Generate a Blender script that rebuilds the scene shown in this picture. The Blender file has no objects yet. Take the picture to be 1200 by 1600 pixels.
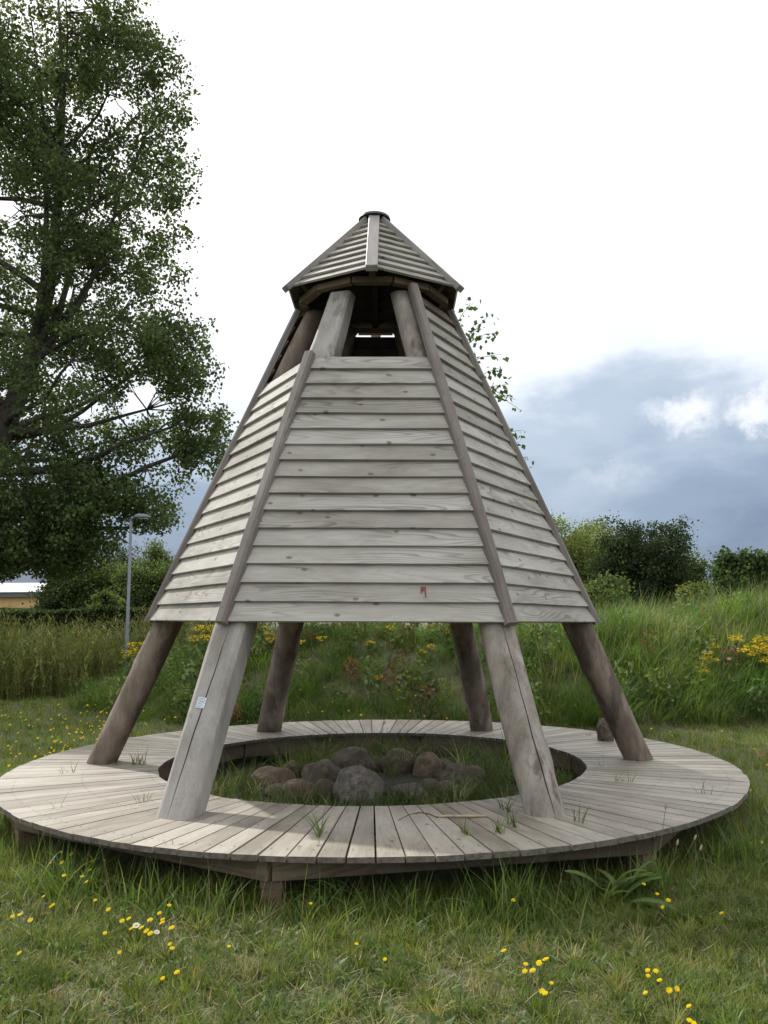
import bpy, bmesh, math, random
import numpy as np
from mathutils import Vector, Matrix, Euler

random.seed(7)
rng = np.random.default_rng(7)
sc = bpy.context.scene
COL = sc.collection
PI = math.pi

# ------------------------------------------------------------------ camera
CAM_Z = 1.49
F_PX, PITCH, ROLL = 1314.5, 0.1274, -0.0068       # focal length in pixels of a 1200 x 1600 frame
cam = bpy.data.objects.new('camera', bpy.data.cameras.new('camera'))
COL.objects.link(cam)
cam.data.sensor_fit = 'HORIZONTAL'
cam.data.sensor_width = 36.0
cam.data.lens = F_PX * 36.0 / 1200.0
cam.data.clip_start = 0.05
cam.data.clip_end = 3000
cam.matrix_world = Matrix.Translation((0, 0, CAM_Z)) @ Matrix.Rotation(PI/2 + PITCH, 4, 'X') @ Matrix.Rotation(ROLL, 4, 'Z')
sc.camera = cam

# ------------------------------------------------------------------ sun and sky
SUN_DIR = Vector((-0.72, 0.90, 1.20)).normalized()        # towards the sun: behind the shelter, to the left
sun = bpy.data.objects.new('sun', bpy.data.lights.new('sun', 'SUN'))
COL.objects.link(sun)
sun.data.energy = 3.4
sun.data.angle = math.radians(1.6)
sun.data.color = (1.0, 0.965, 0.91)
sun.rotation_euler = SUN_DIR.to_track_quat('Z', 'Y').to_euler()

world = bpy.data.worlds.new('World')
sc.world = world
world.use_nodes = True

def node(nt, kind, **kw):
    n = nt.nodes.new(kind)
    for k, v in kw.items():
        if k.startswith('i_'):
            key = k[2:]
            n.inputs[int(key) if key.isdigit() else key.replace('_', ' ')].default_value = v
        else:
            setattr(n, k, v)
    return n

def build_world():
    nt = world.node_tree
    nt.nodes.clear()
    L = nt.links.new
    out = node(nt, 'ShaderNodeOutputWorld')
    bg = node(nt, 'ShaderNodeBackground', i_Strength=1.0)
    L(bg.outputs[0], out.inputs[0])
    sky = node(nt, 'ShaderNodeTexSky', sky_type='NISHITA', sun_disc=False)
    sky.sun_elevation = math.asin(SUN_DIR.z)
    sky.sun_rotation = math.atan2(SUN_DIR.x, SUN_DIR.y)
    sky.air_density = 1.2
    sky.dust_density = 2.0
    skys = node(nt, 'ShaderNodeVectorMath', operation='SCALE')
    skys.inputs['Scale'].default_value = 0.11
    L(sky.outputs[0], skys.inputs[0])
    tc = node(nt, 'ShaderNodeTexCoord')
    sep = node(nt, 'ShaderNodeSeparateXYZ')
    L(tc.outputs['Generated'], sep.inputs[0])
    # cloud layers are noises over the viewing direction, flattened so that they lie in banks
    mp = node(nt, 'ShaderNodeMapping')
    mp.inputs['Scale'].default_value = (1.0, 1.0, 2.2)
    mp.inputs['Location'].default_value = (0.35, 0.1, 0.0)
    L(tc.outputs['Generated'], mp.inputs[0])
    n1 = node(nt, 'ShaderNodeTexNoise', i_Scale=2.1, i_Detail=8.0, i_Roughness=0.50)
    L(mp.outputs[0], n1.inputs['Vector'])
    n2 = node(nt, 'ShaderNodeTexNoise', i_Scale=7.0, i_Detail=8.0, i_Roughness=0.6)
    L(mp.outputs[0], n2.inputs['Vector'])
    # elevation pushed about by the noise
    a = node(nt, 'ShaderNodeMath', operation='MULTIPLY_ADD')
    L(n1.outputs[0], a.inputs[0]); a.inputs[1].default_value = 0.40
    L(sep.outputs['Z'], a.inputs[2])
    b = node(nt, 'ShaderNodeMath', operation='MULTIPLY_ADD')
    L(n2.outputs[0], b.inputs[0]); b.inputs[1].default_value = 0.15
    L(a.outputs[0], b.inputs[2])
    ramp = node(nt, 'ShaderNodeValToRGB')
    cr = ramp.color_ramp
    cr.interpolation = 'EASE'
    cols = [(0.20, (0.085, 0.130, 0.235)), (0.28, (0.120, 0.175, 0.29)), (0.375, (0.245, 0.32, 0.445)),
            (0.46, (0.44, 0.52, 0.63)), (0.54, (0.86, 0.90, 0.95)), (0.75, (1.22, 1.22, 1.21)), (1.0, (1.14, 1.14, 1.14))]
    while len(cr.elements) < len(cols):
        cr.elements.new(0.5)
    for e, (p, c) in zip(cr.elements, cols):
        e.position = p
        e.color = (*c, 1)
    L(b.outputs[0], ramp.inputs[0])
    # small bright cumulus heads catching the sun in front of the dark bank
    wob = node(nt, 'ShaderNodeTexNoise', i_Scale=17.0, i_Detail=9.0, i_Roughness=0.66)
    L(tc.outputs['Generated'], wob.inputs['Vector'])
    wv = node(nt, 'ShaderNodeVectorMath', operation='MULTIPLY_ADD')
    L(wob.outputs['Color'], wv.inputs[0])
    wv.inputs[1].default_value = (0.09, 0.09, 0.09)
    L(tc.outputs['Generated'], wv.inputs[2])
    masks = []
    for az, el, w, h in ((20.0, 13.3, 0.038, 0.024), (24.6, 12.8, 0.040, 0.020), (15.5, 9.6, 0.05, 0.012), (-34.0, 11.0, 0.08, 0.02), (60.0, 12.0, 0.07, 0.03)):
        az, el = math.radians(az), math.radians(el)
        d = Vector((math.sin(az)*math.cos(el), math.cos(az)*math.cos(el), math.sin(el)))
        sub = node(nt, 'ShaderNodeVectorMath', operation='SUBTRACT')
        L(wv.outputs[0], sub.inputs[0]); sub.inputs[1].default_value = d + Vector((0.045, 0.045, 0.045))
        sq = node(nt, 'ShaderNodeVectorMath', operation='MULTIPLY')
        L(sub.outputs[0], sq.inputs[0]); sq.inputs[1].default_value = (1/w, 1/w, 1/h)
        ln = node(nt, 'ShaderNodeVectorMath', operation='LENGTH')
        L(sq.outputs[0], ln.inputs[0])
        mr = node(nt, 'ShaderNodeMapRange', interpolation_type='SMOOTHSTEP')
        mr.inputs['From Min'].default_value = 1.30
        mr.inputs['From Max'].default_value = 0.25
        mr.inputs['To Max'].default_value = 0.85 if w != 0.05 or h != 0.012 else 0.16
        L(ln.outputs['Value'], mr.inputs['Value'])
        masks.append(mr)
    m = masks[0].outputs[0]
    for k in masks[1:]:
        mx = node(nt, 'ShaderNodeMath', operation='MAXIMUM')
        L(m, mx.inputs[0]); L(k.outputs[0], mx.inputs[1])
        m = mx.outputs[0]
    cum = node(nt, 'ShaderNodeMix', data_type='RGBA')
    L(m, cum.inputs[0]); L(ramp.outputs[0], cum.inputs[6]); cum.inputs[7].default_value = (0.92, 0.93, 0.96, 1)
    # some clear sky through the thin cloud
    mixs = node(nt, 'ShaderNodeMix', data_type='RGBA')
    mixs.inputs[0].default_value = 0.88
    L(skys.outputs[0], mixs.inputs[6]); L(cum.outputs[2], mixs.inputs[7])
    L(mixs.outputs[2], bg.inputs[0])
build_world()

sc.view_settings.view_transform = 'Standard'
sc.view_settings.look = 'None'
sc.view_settings.exposure = 0.32
sc.view_settings.gamma = 1.0
sc.render.engine = 'CYCLES'
sc.cycles.use_denoising = True
sc.cycles.max_bounces = 8
sc.cycles.transparent_max_bounces = 8
sc.cycles.use_adaptive_sampling = True

# ------------------------------------------------------------------ helpers
def ray(px, py):
    a, b = px - 600.0, py - 800.0
    a, b = a*math.cos(ROLL) + b*math.sin(ROLL), -a*math.sin(ROLL) + b*math.cos(ROLL)
    x, y = a/F_PX, -b/F_PX
    return Vector((x, math.cos(PITCH) - y*math.sin(PITCH), math.sin(PITCH) + y*math.cos(PITCH)))

def at(px, py, Y):
    d = ray(px, py)
    return Vector((0, 0, CAM_Z)) + d * (Y / d.y)

def on_plane(px, py, z):
    d = ray(px, py)
    return Vector((0, 0, CAM_Z)) + d * ((z - CAM_Z) / d.z)

def tag(o, label=None, cat=None, group=None, kind=None):
    if label: o['label'] = label
    if cat: o['category'] = cat
    if group: o['group'] = group
    if kind: o['kind'] = kind
    return o

def empty(name, loc=(0, 0, 0)):
    o = bpy.data.objects.new(name, None)
    o.empty_display_size = 0.2
    COL.objects.link(o)
    o.location = loc
    return o

def link(name, me, mats=(), parent=None, mtx=None):
    o = bpy.data.objects.new(name, me)
    for m in (mats if isinstance(mats, (list, tuple)) else [mats]):
        if m and m.name not in [x.name for x in me.materials if x]:
            me.materials.append(m)
    COL.objects.link(o)
    if parent: o.parent = parent
    if mtx is not None: o.matrix_local = mtx
    return o

def np_mesh(name, V, T, col=None, smooth=False, mat_index=None):
    """mesh from vertex array (n,3) and triangle array (m,3)"""
    me = bpy.data.meshes.new(name)
    V = np.ascontiguousarray(V, dtype=np.float32); T = np.ascontiguousarray(T, dtype=np.int32)
    me.vertices.add(len(V)); me.vertices.foreach_set('co', V.ravel())
    me.loops.add(T.size); me.loops.foreach_set('vertex_index', T.ravel())
    me.polygons.add(len(T)); me.polygons.foreach_set('loop_start', np.arange(0, T.size, 3, dtype=np.int32))
    if mat_index is not None: me.polygons.foreach_set('material_index', mat_index.astype(np.int32))
    me.update(calc_edges=True)
    if col is not None:
        at_ = me.attributes.new('col', 'FLOAT_COLOR', 'POINT')
        c = np.ones((len(V), 4), dtype=np.float32); c[:, :3] = col
        at_.data.foreach_set('color', c.ravel())
    if smooth: me.polygons.foreach_set('use_smooth', np.ones(len(T), dtype=bool))
    return me

def bm_mesh(name, bm, smooth=False):
    me = bpy.data.meshes.new(name)
    bm.normal_update()
    bm.to_mesh(me); bm.free()
    if smooth:
        for p in me.polygons: p.use_smooth = True
    return me

def add_hexa(bm, pts, mi=0):
    """8 corner points: bottom ring 0-3, top ring 4-7"""
    v = [bm.verts.new(p) for p in pts]
    for f in ((3, 2, 1, 0), (4, 5, 6, 7), (0, 1, 5, 4), (1, 2, 6, 5), (2, 3, 7, 6), (3, 0, 4, 7)):
        fc = bm.faces.new([v[i] for i in f]); fc.material_index = mi
    return v

def add_box(bm, c, s, mi=0, mtx=None):
    hx, hy, hz = s[0]/2, s[1]/2, s[2]/2
    pts = [Vector((c[0]+a*hx, c[1]+b*hy, c[2]+d*hz)) for d in (-1, 1) for a, b in ((-1, -1), (1, -1), (1, 1), (-1, 1))]
    if mtx: pts = [mtx @ p for p in pts]
    return add_hexa(bm, pts, mi)

def add_tube(bm, pts, radii, n=8, mi=0, caps=True):
    rings = []
    pts = [Vector(p) for p in pts]
    for i, p in enumerate(pts):
        d = (pts[min(i+1, len(pts)-1)] - pts[max(i-1, 0)]).normalized()
        u = d.cross(Vector((0.31, 0.95, 0.11))).normalized(); w = d.cross(u)
        rings.append([bm.verts.new(p + radii[i]*(u*math.cos(2*PI*k/n) + w*math.sin(2*PI*k/n))) for k in range(n)])
    for a, b in zip(rings, rings[1:]):
        for k in range(n):
            f = bm.faces.new((a[k], a[(k+1) % n], b[(k+1) % n], b[k])); f.material_index = mi; f.smooth = True
    if caps:
        for r, rev in ((rings[0], False), (rings[-1], True)):
            f = bm.faces.new(r if rev else r[::-1]); f.material_index = mi

def frame(o, x, y, z):
    m = Matrix.Identity(4)
    for i, v in enumerate((x, y, z)):
        m[0][i], m[1][i], m[2][i] = v.x, v.y, v.z
    m[0][3], m[1][3], m[2][3] = o.x, o.y, o.z
    return m

# ------------------------------------------------------------------ materials
def new_mat(name):
    m = bpy.data.materials.new(name); m.use_nodes = True
    m.node_tree.nodes.clear()
    return m

def wood(name, tones, axis='X', grain=26.0, knots=0.35, rough=0.75, stain=0.0, stain_col=(0.08, 0.06, 0.045), bump=0.25, rnd=0.12, coarse=1.0, ring=0.72, fibre=(0.86, 1.06), spec=0.35, stain_lo=0.54):
    """weathered timber; the grain runs along the object's own axis"""
    m = new_mat(name); nt = m.node_tree; L = nt.links.new
    out = node(nt, 'ShaderNodeOutputMaterial'); bs = node(nt, 'ShaderNodeBsdfPrincipled')
    bs.inputs['Roughness'].default_value = rough
    bs.inputs['Specular IOR Level'].default_value = spec
    L(bs.outputs[0], out.inputs[0])
    tc = node(nt, 'ShaderNodeTexCoord'); oi = node(nt, 'ShaderNodeObjectInfo')
    off = node(nt, 'ShaderNodeVectorMath', operation='SCALE'); off.inputs[0].default_value = (37.0, 11.3, 5.7)
    L(oi.outputs['Random'], off.inputs['Scale'])
    add = node(nt, 'ShaderNodeVectorMath', operation='ADD')
    L(tc.outputs['Object'], add.inputs[0]); L(off.outputs[0], add.inputs[1])
    # growth rings: contour lines of a field drawn out along the board, so that they run in long arches
    sr = {'X': (0.75, 6.5, 6.5), 'Z': (5, 5, 0.6)}[axis]
    mp = node(nt, 'ShaderNodeVectorMath', operation='MULTIPLY'); mp.inputs[1].default_value = sr
    L(add.outputs[0], mp.inputs[0])
    nr = node(nt, 'ShaderNodeTexNoise', i_Scale=1.0, i_Detail=1.6, i_Roughness=0.42)
    L(mp.outputs[0], nr.inputs['Vector'])
    sx_ = node(nt, 'ShaderNodeSeparateXYZ'); L(add.outputs[0], sx_.inputs[0])
    gy = node(nt, 'ShaderNodeMath', operation='MULTIPLY'); L(sx_.outputs['Y' if axis == 'X' else 'X'], gy.inputs[0]); gy.inputs[1].default_value = grain
    ph_ = node(nt, 'ShaderNodeMath', operation='MULTIPLY_ADD'); L(nr.outputs[0], ph_.inputs[0]); ph_.inputs[1].default_value = 15.0; L(gy.outputs[0], ph_.inputs[2])
    wv = node(nt, 'ShaderNodeMath', operation='FRACT'); L(ph_.outputs[0], wv.inputs[0])
    # fine fibres
    s2 = {'X': (5.0, 170, 170), 'Z': (150, 150, 5.0)}[axis]
    mp2 = node(nt, 'ShaderNodeVectorMath', operation='MULTIPLY'); mp2.inputs[1].default_value = s2
    L(add.outputs[0], mp2.inputs[0])
    nf = node(nt, 'ShaderNodeTexNoise', i_Scale=1.0, i_Detail=3.0, i_Roughness=0.6)
    L(mp2.outputs[0], nf.inputs['Vector'])
    # soft weathered patches
    s3 = {'X': (1.3, 4.5, 4.5), 'Z': (6, 6, 2.0)}[axis]
    mp3 = node(nt, 'ShaderNodeVectorMath', operation='MULTIPLY'); mp3.inputs[1].default_value = s3
    L(add.outputs[0], mp3.inputs[0])
    np_ = node(nt, 'ShaderNodeTexNoise', i_Scale=1.0*coarse, i_Detail=5.0, i_Roughness=0.62)
    L(mp3.outputs[0], np_.inputs['Vector'])
    ramp = node(nt, 'ShaderNodeValToRGB'); cr = ramp.color_ramp
    while len(cr.elements) < len(tones): cr.elements.new(0.5)
    for i, (e, c) in enumerate(zip(cr.elements, tones)):
        e.position = 0.30 + 0.42*i/(len(tones)-1); e.color = (*c, 1)
    rs = node(nt, 'ShaderNodeMath', operation='MULTIPLY_ADD'); rs.inputs[1].default_value = rnd*2; rs.inputs[2].default_value = -rnd
    L(oi.outputs['Random'], rs.inputs[0])
    rm = node(nt, 'ShaderNodeMath', operation='ADD'); L(np_.outputs[0], rm.inputs[0]); L(rs.outputs[0], rm.inputs[1])
    L(rm.outputs[0], ramp.inputs[0])
    # rings darken
    wm = node(nt, 'ShaderNodeMapRange', interpolation_type='SMOOTHSTEP'); wm.inputs['From Min'].default_value = 0.40; wm.inputs['From Max'].default_value = 0.92; wm.inputs['To Min'].default_value = 1.0; wm.inputs['To Max'].default_value = ring
    L(wv.outputs[0], wm.inputs['Value'])
    s5 = {'X': (0.9, 5.0, 5.0), 'Z': (3, 3, 1.0)}[axis]
    mp5 = node(nt, 'ShaderNodeVectorMath', operation='MULTIPLY'); mp5.inputs[1].default_value = s5
    L(add.outputs[0], mp5.inputs[0])
    ng = node(nt, 'ShaderNodeTexNoise', i_Scale=1.0, i_Detail=2.0); L(mp5.outputs[0], ng.inputs['Vector'])
    gk = node(nt, 'ShaderNodeMapRange', interpolation_type='SMOOTHSTEP'); gk.inputs['From Min'].default_value = 0.42; gk.inputs['From Max'].default_value = 0.66; gk.inputs['To Min'].default_value = 0.15; L(ng.outputs[0], gk.inputs['Value'])
    wmx = node(nt, 'ShaderNodeMix', data_type='FLOAT'); L(gk.outputs[0], wmx.inputs[0]); wmx.inputs[2].default_value = 0.94; L(wm.outputs[0], wmx.inputs[3])
    fm = node(nt, 'ShaderNodeMapRange'); fm.inputs['From Min'].default_value = 0.3; fm.inputs['From Max'].default_value = 0.72; fm.inputs['To Min'].default_value = fibre[0]; fm.inputs['To Max'].default_value = fibre[1]
    L(nf.outputs[0], fm.inputs['Value'])
    mm = node(nt, 'ShaderNodeMath', operation='MULTIPLY'); L(wmx.outputs[0], mm.inputs[0]); L(fm.outputs[0], mm.inputs[1])
    cs = node(nt, 'ShaderNodeVectorMath', operation='SCALE'); L(ramp.outputs[0], cs.inputs[0]); L(mm.outputs[0], cs.inputs['Scale'])
    colour = cs.outputs[0]
    # knots
    if knots > 0:
        s4 = {'X': (3.6, 6.0, 6.0), 'Z': (5.5, 5.5, 2.1)}[axis]
        mp4 = node(nt, 'ShaderNodeVectorMath', operation='MULTIPLY'); mp4.inputs[1].default_value = s4
        L(add.outputs[0], mp4.inputs[0])
        vo = node(nt, 'ShaderNodeTexVoronoi', feature='F1', voronoi_dimensions='2D' if axis == 'X' else '3D', i_Scale=1.0)
        L(mp4.outputs[0], vo.inputs['Vector'])
        nk = node(nt, 'ShaderNodeTexNoise', i_Scale=28.0, i_Detail=3.0); L(add.outputs[0], nk.inputs['Vector'])
        kd = node(nt, 'ShaderNodeMath', operation='MULTIPLY_ADD'); L(nk.outputs[0], kd.inputs[0]); kd.inputs[1].default_value = 0.10; L(vo.outputs['Distance'], kd.inputs[2])
        km = node(nt, 'ShaderNodeMapRange', interpolation_type='SMOOTHSTEP'); km.inputs['From Min'].default_value = 0.09; km.inputs['From Max'].default_value = 0.155
        km.inputs['To Min'].default_value = 1.0; km.inputs['To Max'].default_value = 0.0
        L(kd.outputs[0], km.inputs['Value'])
        gate = node(nt, 'ShaderNodeSeparateXYZ'); L(vo.outputs['Color'], gate.inputs[0])
        gm = node(nt, 'ShaderNodeMath', operation='LESS_THAN'); gm.inputs[1].default_value = knots; L(gate.outputs[0], gm.inputs[0])
        kk = node(nt, 'ShaderNodeMath', operation='MULTIPLY'); L(km.outputs[0], kk.inputs[0]); L(gm.outputs[0], kk.inputs[1])
        kf = node(nt, 'ShaderNodeMath', operation='MULTIPLY'); L(kk.outputs[0], kf.inputs[0]); kf.inputs[1].default_value = 0.75
        kx = node(nt, 'ShaderNodeMix', data_type='RGBA'); L(kf.outputs[0], kx.inputs[0]); L(colour, kx.inputs[6]); kx.inputs[7].default_value = (0.10, 0.075, 0.055, 1)
        colour = kx.outputs[2]
    if stain > 0:
        mps = node(nt, 'ShaderNodeVectorMath', operation='MULTIPLY'); mps.inputs[1].default_value = {'X': (0.5, 1, 1), 'Z': (1.3, 1.3, 0.4)}[axis]; L(add.outputs[0], mps.inputs[0])
        ns = node(nt, 'ShaderNodeTexNoise', i_Scale=3.3, i_Detail=7.0, i_Roughness=0.68); L(mps.outputs[0], ns.inputs['Vector'])
        sm = node(nt, 'ShaderNodeMapRange', interpolation_type='SMOOTHSTEP'); sm.inputs['From Min'].default_value = stain_lo; sm.inputs['From Max'].default_value = stain_lo+0.10; sm.inputs['To Max'].default_value = stain
        L(ns.outputs[0], sm.inputs['Value'])
        sx = node(nt, 'ShaderNodeMix', data_type='RGBA'); L(sm.outputs[0], sx.inputs[0]); L(colour, sx.inputs[6]); sx.inputs[7].default_value = (*stain_col, 1)
        colour = sx.outputs[2]
    L(colour, bs.inputs['Base Color'])
    bh = node(nt, 'ShaderNodeMath', operation='ADD'); L(nf.outputs[0], bh.inputs[0]); L(wv.outputs[0], bh.inputs[1])
    bp = node(nt, 'ShaderNodeBump'); bp.inputs['Strength'].default_value = bump; bp.inputs['Distance'].default_value = 0.004
    L(bh.outputs[0], bp.inputs['Height']); L(bp.outputs[0], bs.inputs['Normal'])
    return m

def noisy(name, c1, c2, scale=5.0, rough=0.85, bump=0.3, dist=0.02, c3=None, metallic=0.0, detail=6.0, lo=0.35, hi=0.65):
    m = new_mat(name); nt = m.node_tree; L = nt.links.new
    out = node(nt, 'ShaderNodeOutputMaterial'); bs = node(nt, 'ShaderNodeBsdfPrincipled')
    bs.inputs['Roughness'].default_value = rough; bs.inputs['Metallic'].default_value = metallic
    L(bs.outputs[0], out.inputs[0])
    tc = node(nt, 'ShaderNodeTexCoord'); oi = node(nt, 'ShaderNodeObjectInfo')
    off = node(nt, 'ShaderNodeVectorMath', operation='SCALE'); off.inputs[0].default_value = (17.0, 23.3, 9.7)
    L(oi.outputs['Random'], off.inputs['Scale'])
    add = node(nt, 'ShaderNodeVectorMath', operation='ADD'); L(tc.outputs['Object'], add.inputs[0]); L(off.outputs[0], add.inputs[1])
    n = node(nt, 'ShaderNodeTexNoise', i_Scale=scale, i_Detail=detail, i_Roughness=0.62); L(add.outputs[0], n.inputs['Vector'])
    r = node(nt, 'ShaderNodeValToRGB'); cr = r.color_ramp
    cr.elements[0].position = lo; cr.elements[0].color = (*c1, 1); cr.elements[1].position = hi; cr.elements[1].color = (*c2, 1)
    L(n.outputs[0], r.inputs[0]); colour = r.outputs[0]
    if c3:
        n2 = node(nt, 'ShaderNodeTexNoise', i_Scale=scale*0.35, i_Detail=4.0); L(add.outputs[0], n2.inputs['Vector'])
        mr = node(nt, 'ShaderNodeMapRange', interpolation_type='SMOOTHSTEP'); mr.inputs['From Min'].default_value = 0.48; mr.inputs['From Max'].default_value = 0.62
        L(n2.outputs[0], mr.inputs['Value'])
        mx = node(nt, 'ShaderNodeMix', data_type='RGBA'); L(mr.outputs[0], mx.inputs[0]); L(colour, mx.inputs[6]); mx.inputs[7].default_value = (*c3, 1)
        colour = mx.outputs[2]
    L(colour, bs.inputs['Base Color'])
    if bump:
        bp = node(nt, 'ShaderNodeBump'); bp.inputs['Strength'].default_value = bump; bp.inputs['Distance'].default_value = dist
        L(n.outputs[0], bp.inputs['Height']); L(bp.outputs[0], bs.inputs['Normal'])
    return m

def leafy(name, transl=0.35, rough=0.55, tint=(1, 1, 1), gloss=0.25):
    """thin leaves and blades: colour from the mesh's own 'col' attribute, light passing through"""
    m = new_mat(name); nt = m.node_tree; L = nt.links.new
    out = node(nt, 'ShaderNodeOutputMaterial'); bs = node(nt, 'ShaderNodeBsdfPrincipled')
    bs.inputs['Roughness'].default_value = rough; bs.inputs['Specular IOR Level'].default_value = gloss
    at_ = node(nt, 'ShaderNodeAttribute', attribute_name='col')
    mu = node(nt, 'ShaderNodeVectorMath', operation='MULTIPLY'); mu.inputs[1].default_value = tint
    L(at_.outputs['Color'], mu.inputs[0]); L(mu.outputs[0], bs.inputs['Base Color'])
    tr = node(nt, 'ShaderNodeBsdfTranslucent')
    mt = node(nt, 'ShaderNodeVectorMath', operation='MULTIPLY'); mt.inputs[1].default_value = (1.22, 1.22, 0.66)
    L(mu.outputs[0], mt.inputs[0]); L(mt.outputs[0], tr.inputs[0])
    mx = node(nt, 'ShaderNodeMixShader'); mx.inputs[0].default_value = transl
    L(bs.outputs[0], mx.inputs[1]); L(tr.outputs[0], mx.inputs[2]); L(mx.outputs[0], out.inputs[0])
    return m

def plain(name, c, rough=0.6, metallic=0.0):
    return noisy(name, tuple(x*0.9 for x in c), tuple(min(1, x*1.08) for x in c), scale=14, rough=rough, bump=0.0, metallic=metallic)

M = {}
M['clad'] = wood('weathered_cladding', [(0.30, 0.278, 0.24), (0.42, 0.395, 0.35), (0.515, 0.49, 0.445)], knots=0.46, rnd=0.12, ring=0.60, fibre=(0.90, 1.04), stain=0.3, stain_col=(0.25, 0.225, 0.19))
M['batten'] = wood('weathered_batten', [(0.15, 0.125, 0.11), (0.225, 0.195, 0.175), (0.30, 0.265, 0.24)], knots=0.12, rnd=0.05, rough=0.6)
M['ridge'] = wood('ridge_batten', [(0.23, 0.205, 0.19), (0.33, 0.30, 0.28), (0.42, 0.39, 0.365)], knots=0.1, rnd=0.05, rough=0.5)
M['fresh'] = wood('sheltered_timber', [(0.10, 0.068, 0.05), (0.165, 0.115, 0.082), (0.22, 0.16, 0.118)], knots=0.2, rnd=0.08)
M['deckwood'] = wood('weathered_deck', [(0.20, 0.172, 0.132), (0.315, 0.28, 0.228), (0.41, 0.375, 0.315)], knots=0.10, rnd=0.13, grain=34, bump=0.2, ring=0.86, fibre=(0.84, 1.06), rough=0.52, spec=0.55, stain=0.4, stain_col=(0.17, 0.15, 0.115))
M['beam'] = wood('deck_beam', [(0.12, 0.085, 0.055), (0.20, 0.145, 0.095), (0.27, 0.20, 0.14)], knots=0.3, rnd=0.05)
M['log'] = wood('weathered_log', [(0.20, 0.168, 0.135), (0.335, 0.295, 0.25), (0.47, 0.435, 0.39)], axis='Z', knots=0.06, grain=14, ring=0.93, fibre=(0.8, 1.08), rnd=0.05, stain=0.75, stain_col=(0.085, 0.06, 0.045), coarse=1.2)
M['hewn'] = wood('hewn_log', [(0.27, 0.245, 0.215), (0.37, 0.345, 0.315), (0.46, 0.435, 0.405)], axis='Z', knots=0.05, grain=16, ring=0.94, fibre=(0.84, 1.08), rnd=0.03, stain=0.6, stain_col=(0.13, 0.105, 0.085))
M['brownlog'] = wood('brown_log', [(0.12, 0.09, 0.066), (0.23, 0.18, 0.14), (0.36, 0.305, 0.25)], axis='Z', knots=0.06, grain=14, ring=0.93, fibre=(0.8, 1.08), rnd=0.05, stain=0.62, stain_lo=0.49, stain_col=(0.05, 0.034, 0.026))
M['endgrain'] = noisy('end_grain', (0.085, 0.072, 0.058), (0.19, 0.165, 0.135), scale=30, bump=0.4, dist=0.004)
M['inner_dark'] = noisy('dark_inner_wood', (0.022, 0.018, 0.016), (0.065, 0.05, 0.042), scale=4, bump=0.0)  # near-black brown for the inner board faces and the rafters
M['crack'] = plain('crack_dark', (0.03, 0.025, 0.02), 0.9)
M['screw'] = plain('screw_dark', (0.06, 0.05, 0.045), 0.6)
M['plate'] = plain('roof_plate', (0.10, 0.095, 0.09), 0.5, 0.3)
M['tagm'] = plain('label_metal', (0.62, 0.68, 0.74), 0.35, 0.4)
M['ink'] = plain('label_ink', (0.09, 0.10, 0.12), 0.7)
M['redmark'] = plain('red_paint', (0.22, 0.05, 0.035), 0.8)
M['stone'] = noisy('boulder_stone', (0.070, 0.056, 0.040), (0.20, 0.165, 0.120), scale=22, bump=0.8, dist=0.02, c3=(0.115, 0.094, 0.066))
M['pink_stone'] = noisy('pink_stone', (0.12, 0.085, 0.058), (0.28, 0.21, 0.15), scale=22, bump=0.8, dist=0.02, c3=(0.165, 0.125, 0.085))
M['grey_stone'] = noisy('grey_stone', (0.09, 0.078, 0.066), (0.30, 0.265, 0.225), scale=20, bump=0.7, dist=0.02, c3=(0.16, 0.14, 0.12))
M['soil'] = noisy('soil_and_thatch', (0.045, 0.052, 0.018), (0.12, 0.11, 0.05), scale=5.0, bump=0.7, dist=0.05, c3=(0.070, 0.092, 0.026))
M['ash'] = noisy('ash', (0.02, 0.018, 0.016), (0.07, 0.06, 0.05), scale=18, bump=0.8, dist=0.02)
M['bark'] = noisy('tree_bark', (0.035, 0.03, 0.026), (0.10, 0.09, 0.075), scale=9, bump=0.7, dist=0.03)
M['birchbark'] = noisy('birch_bark', (0.08, 0.06, 0.05), (0.42, 0.39, 0.35), scale=6, bump=0.3, dist=0.01)
M['leaf'] = leafy('foliage', 0.46, gloss=0.22, rough=0.6)
M['blade'] = leafy('grass_blades', 0.42, gloss=0.3, rough=0.5)
M['petal'] = leafy('petals', 0.25, gloss=0.1)
M['lampgrey'] = plain('galvanised_steel', (0.17, 0.195, 0.22), 0.6, 0.0)
M['lampglass'] = plain('lamp_glass', (0.62, 0.66, 0.68), 0.2)
M['wallbrick'] = noisy('yellow_brick', (0.62, 0.40, 0.18), (0.74, 0.49, 0.23), scale=3, bump=0.0)
M['roofm'] = noisy('pale_roof', (0.24, 0.255, 0.29), (0.31, 0.325, 0.36), scale=2, bump=0.0, rough=0.5)
M['dark'] = plain('dark_opening', (0.03, 0.032, 0.035), 0.3)
M['trim'] = plain('grey_trim', (0.16, 0.17, 0.18), 0.6)
M['whitewall'] = plain('white_wall', (0.72, 0.72, 0.70), 0.7)
M['stick'] = noisy('peeled_stick', (0.30, 0.22, 0.13), (0.50, 0.40, 0.27), scale=12, bump=0.2)
M['darkstick'] = noisy('dark_stick', (0.05, 0.035, 0.025), (0.12, 0.085, 0.06), scale=12, bump=0.2)
M['splinter'] = noisy('splinter_wood', (0.25, 0.14, 0.06), (0.46, 0.30, 0.16), scale=25, bump=0.4)

# ------------------------------------------------------------------ ground
CX, CY = -0.110, 7.449            # centre of deck and shelter
DECK_Z, R_OUT, R_IN = 0.29, 2.975, 1.786

def sstep(a, b, x):
    t = np.clip((x - a)/(b - a), 0, 1)
    return t*t*(3 - 2*t)

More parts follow.
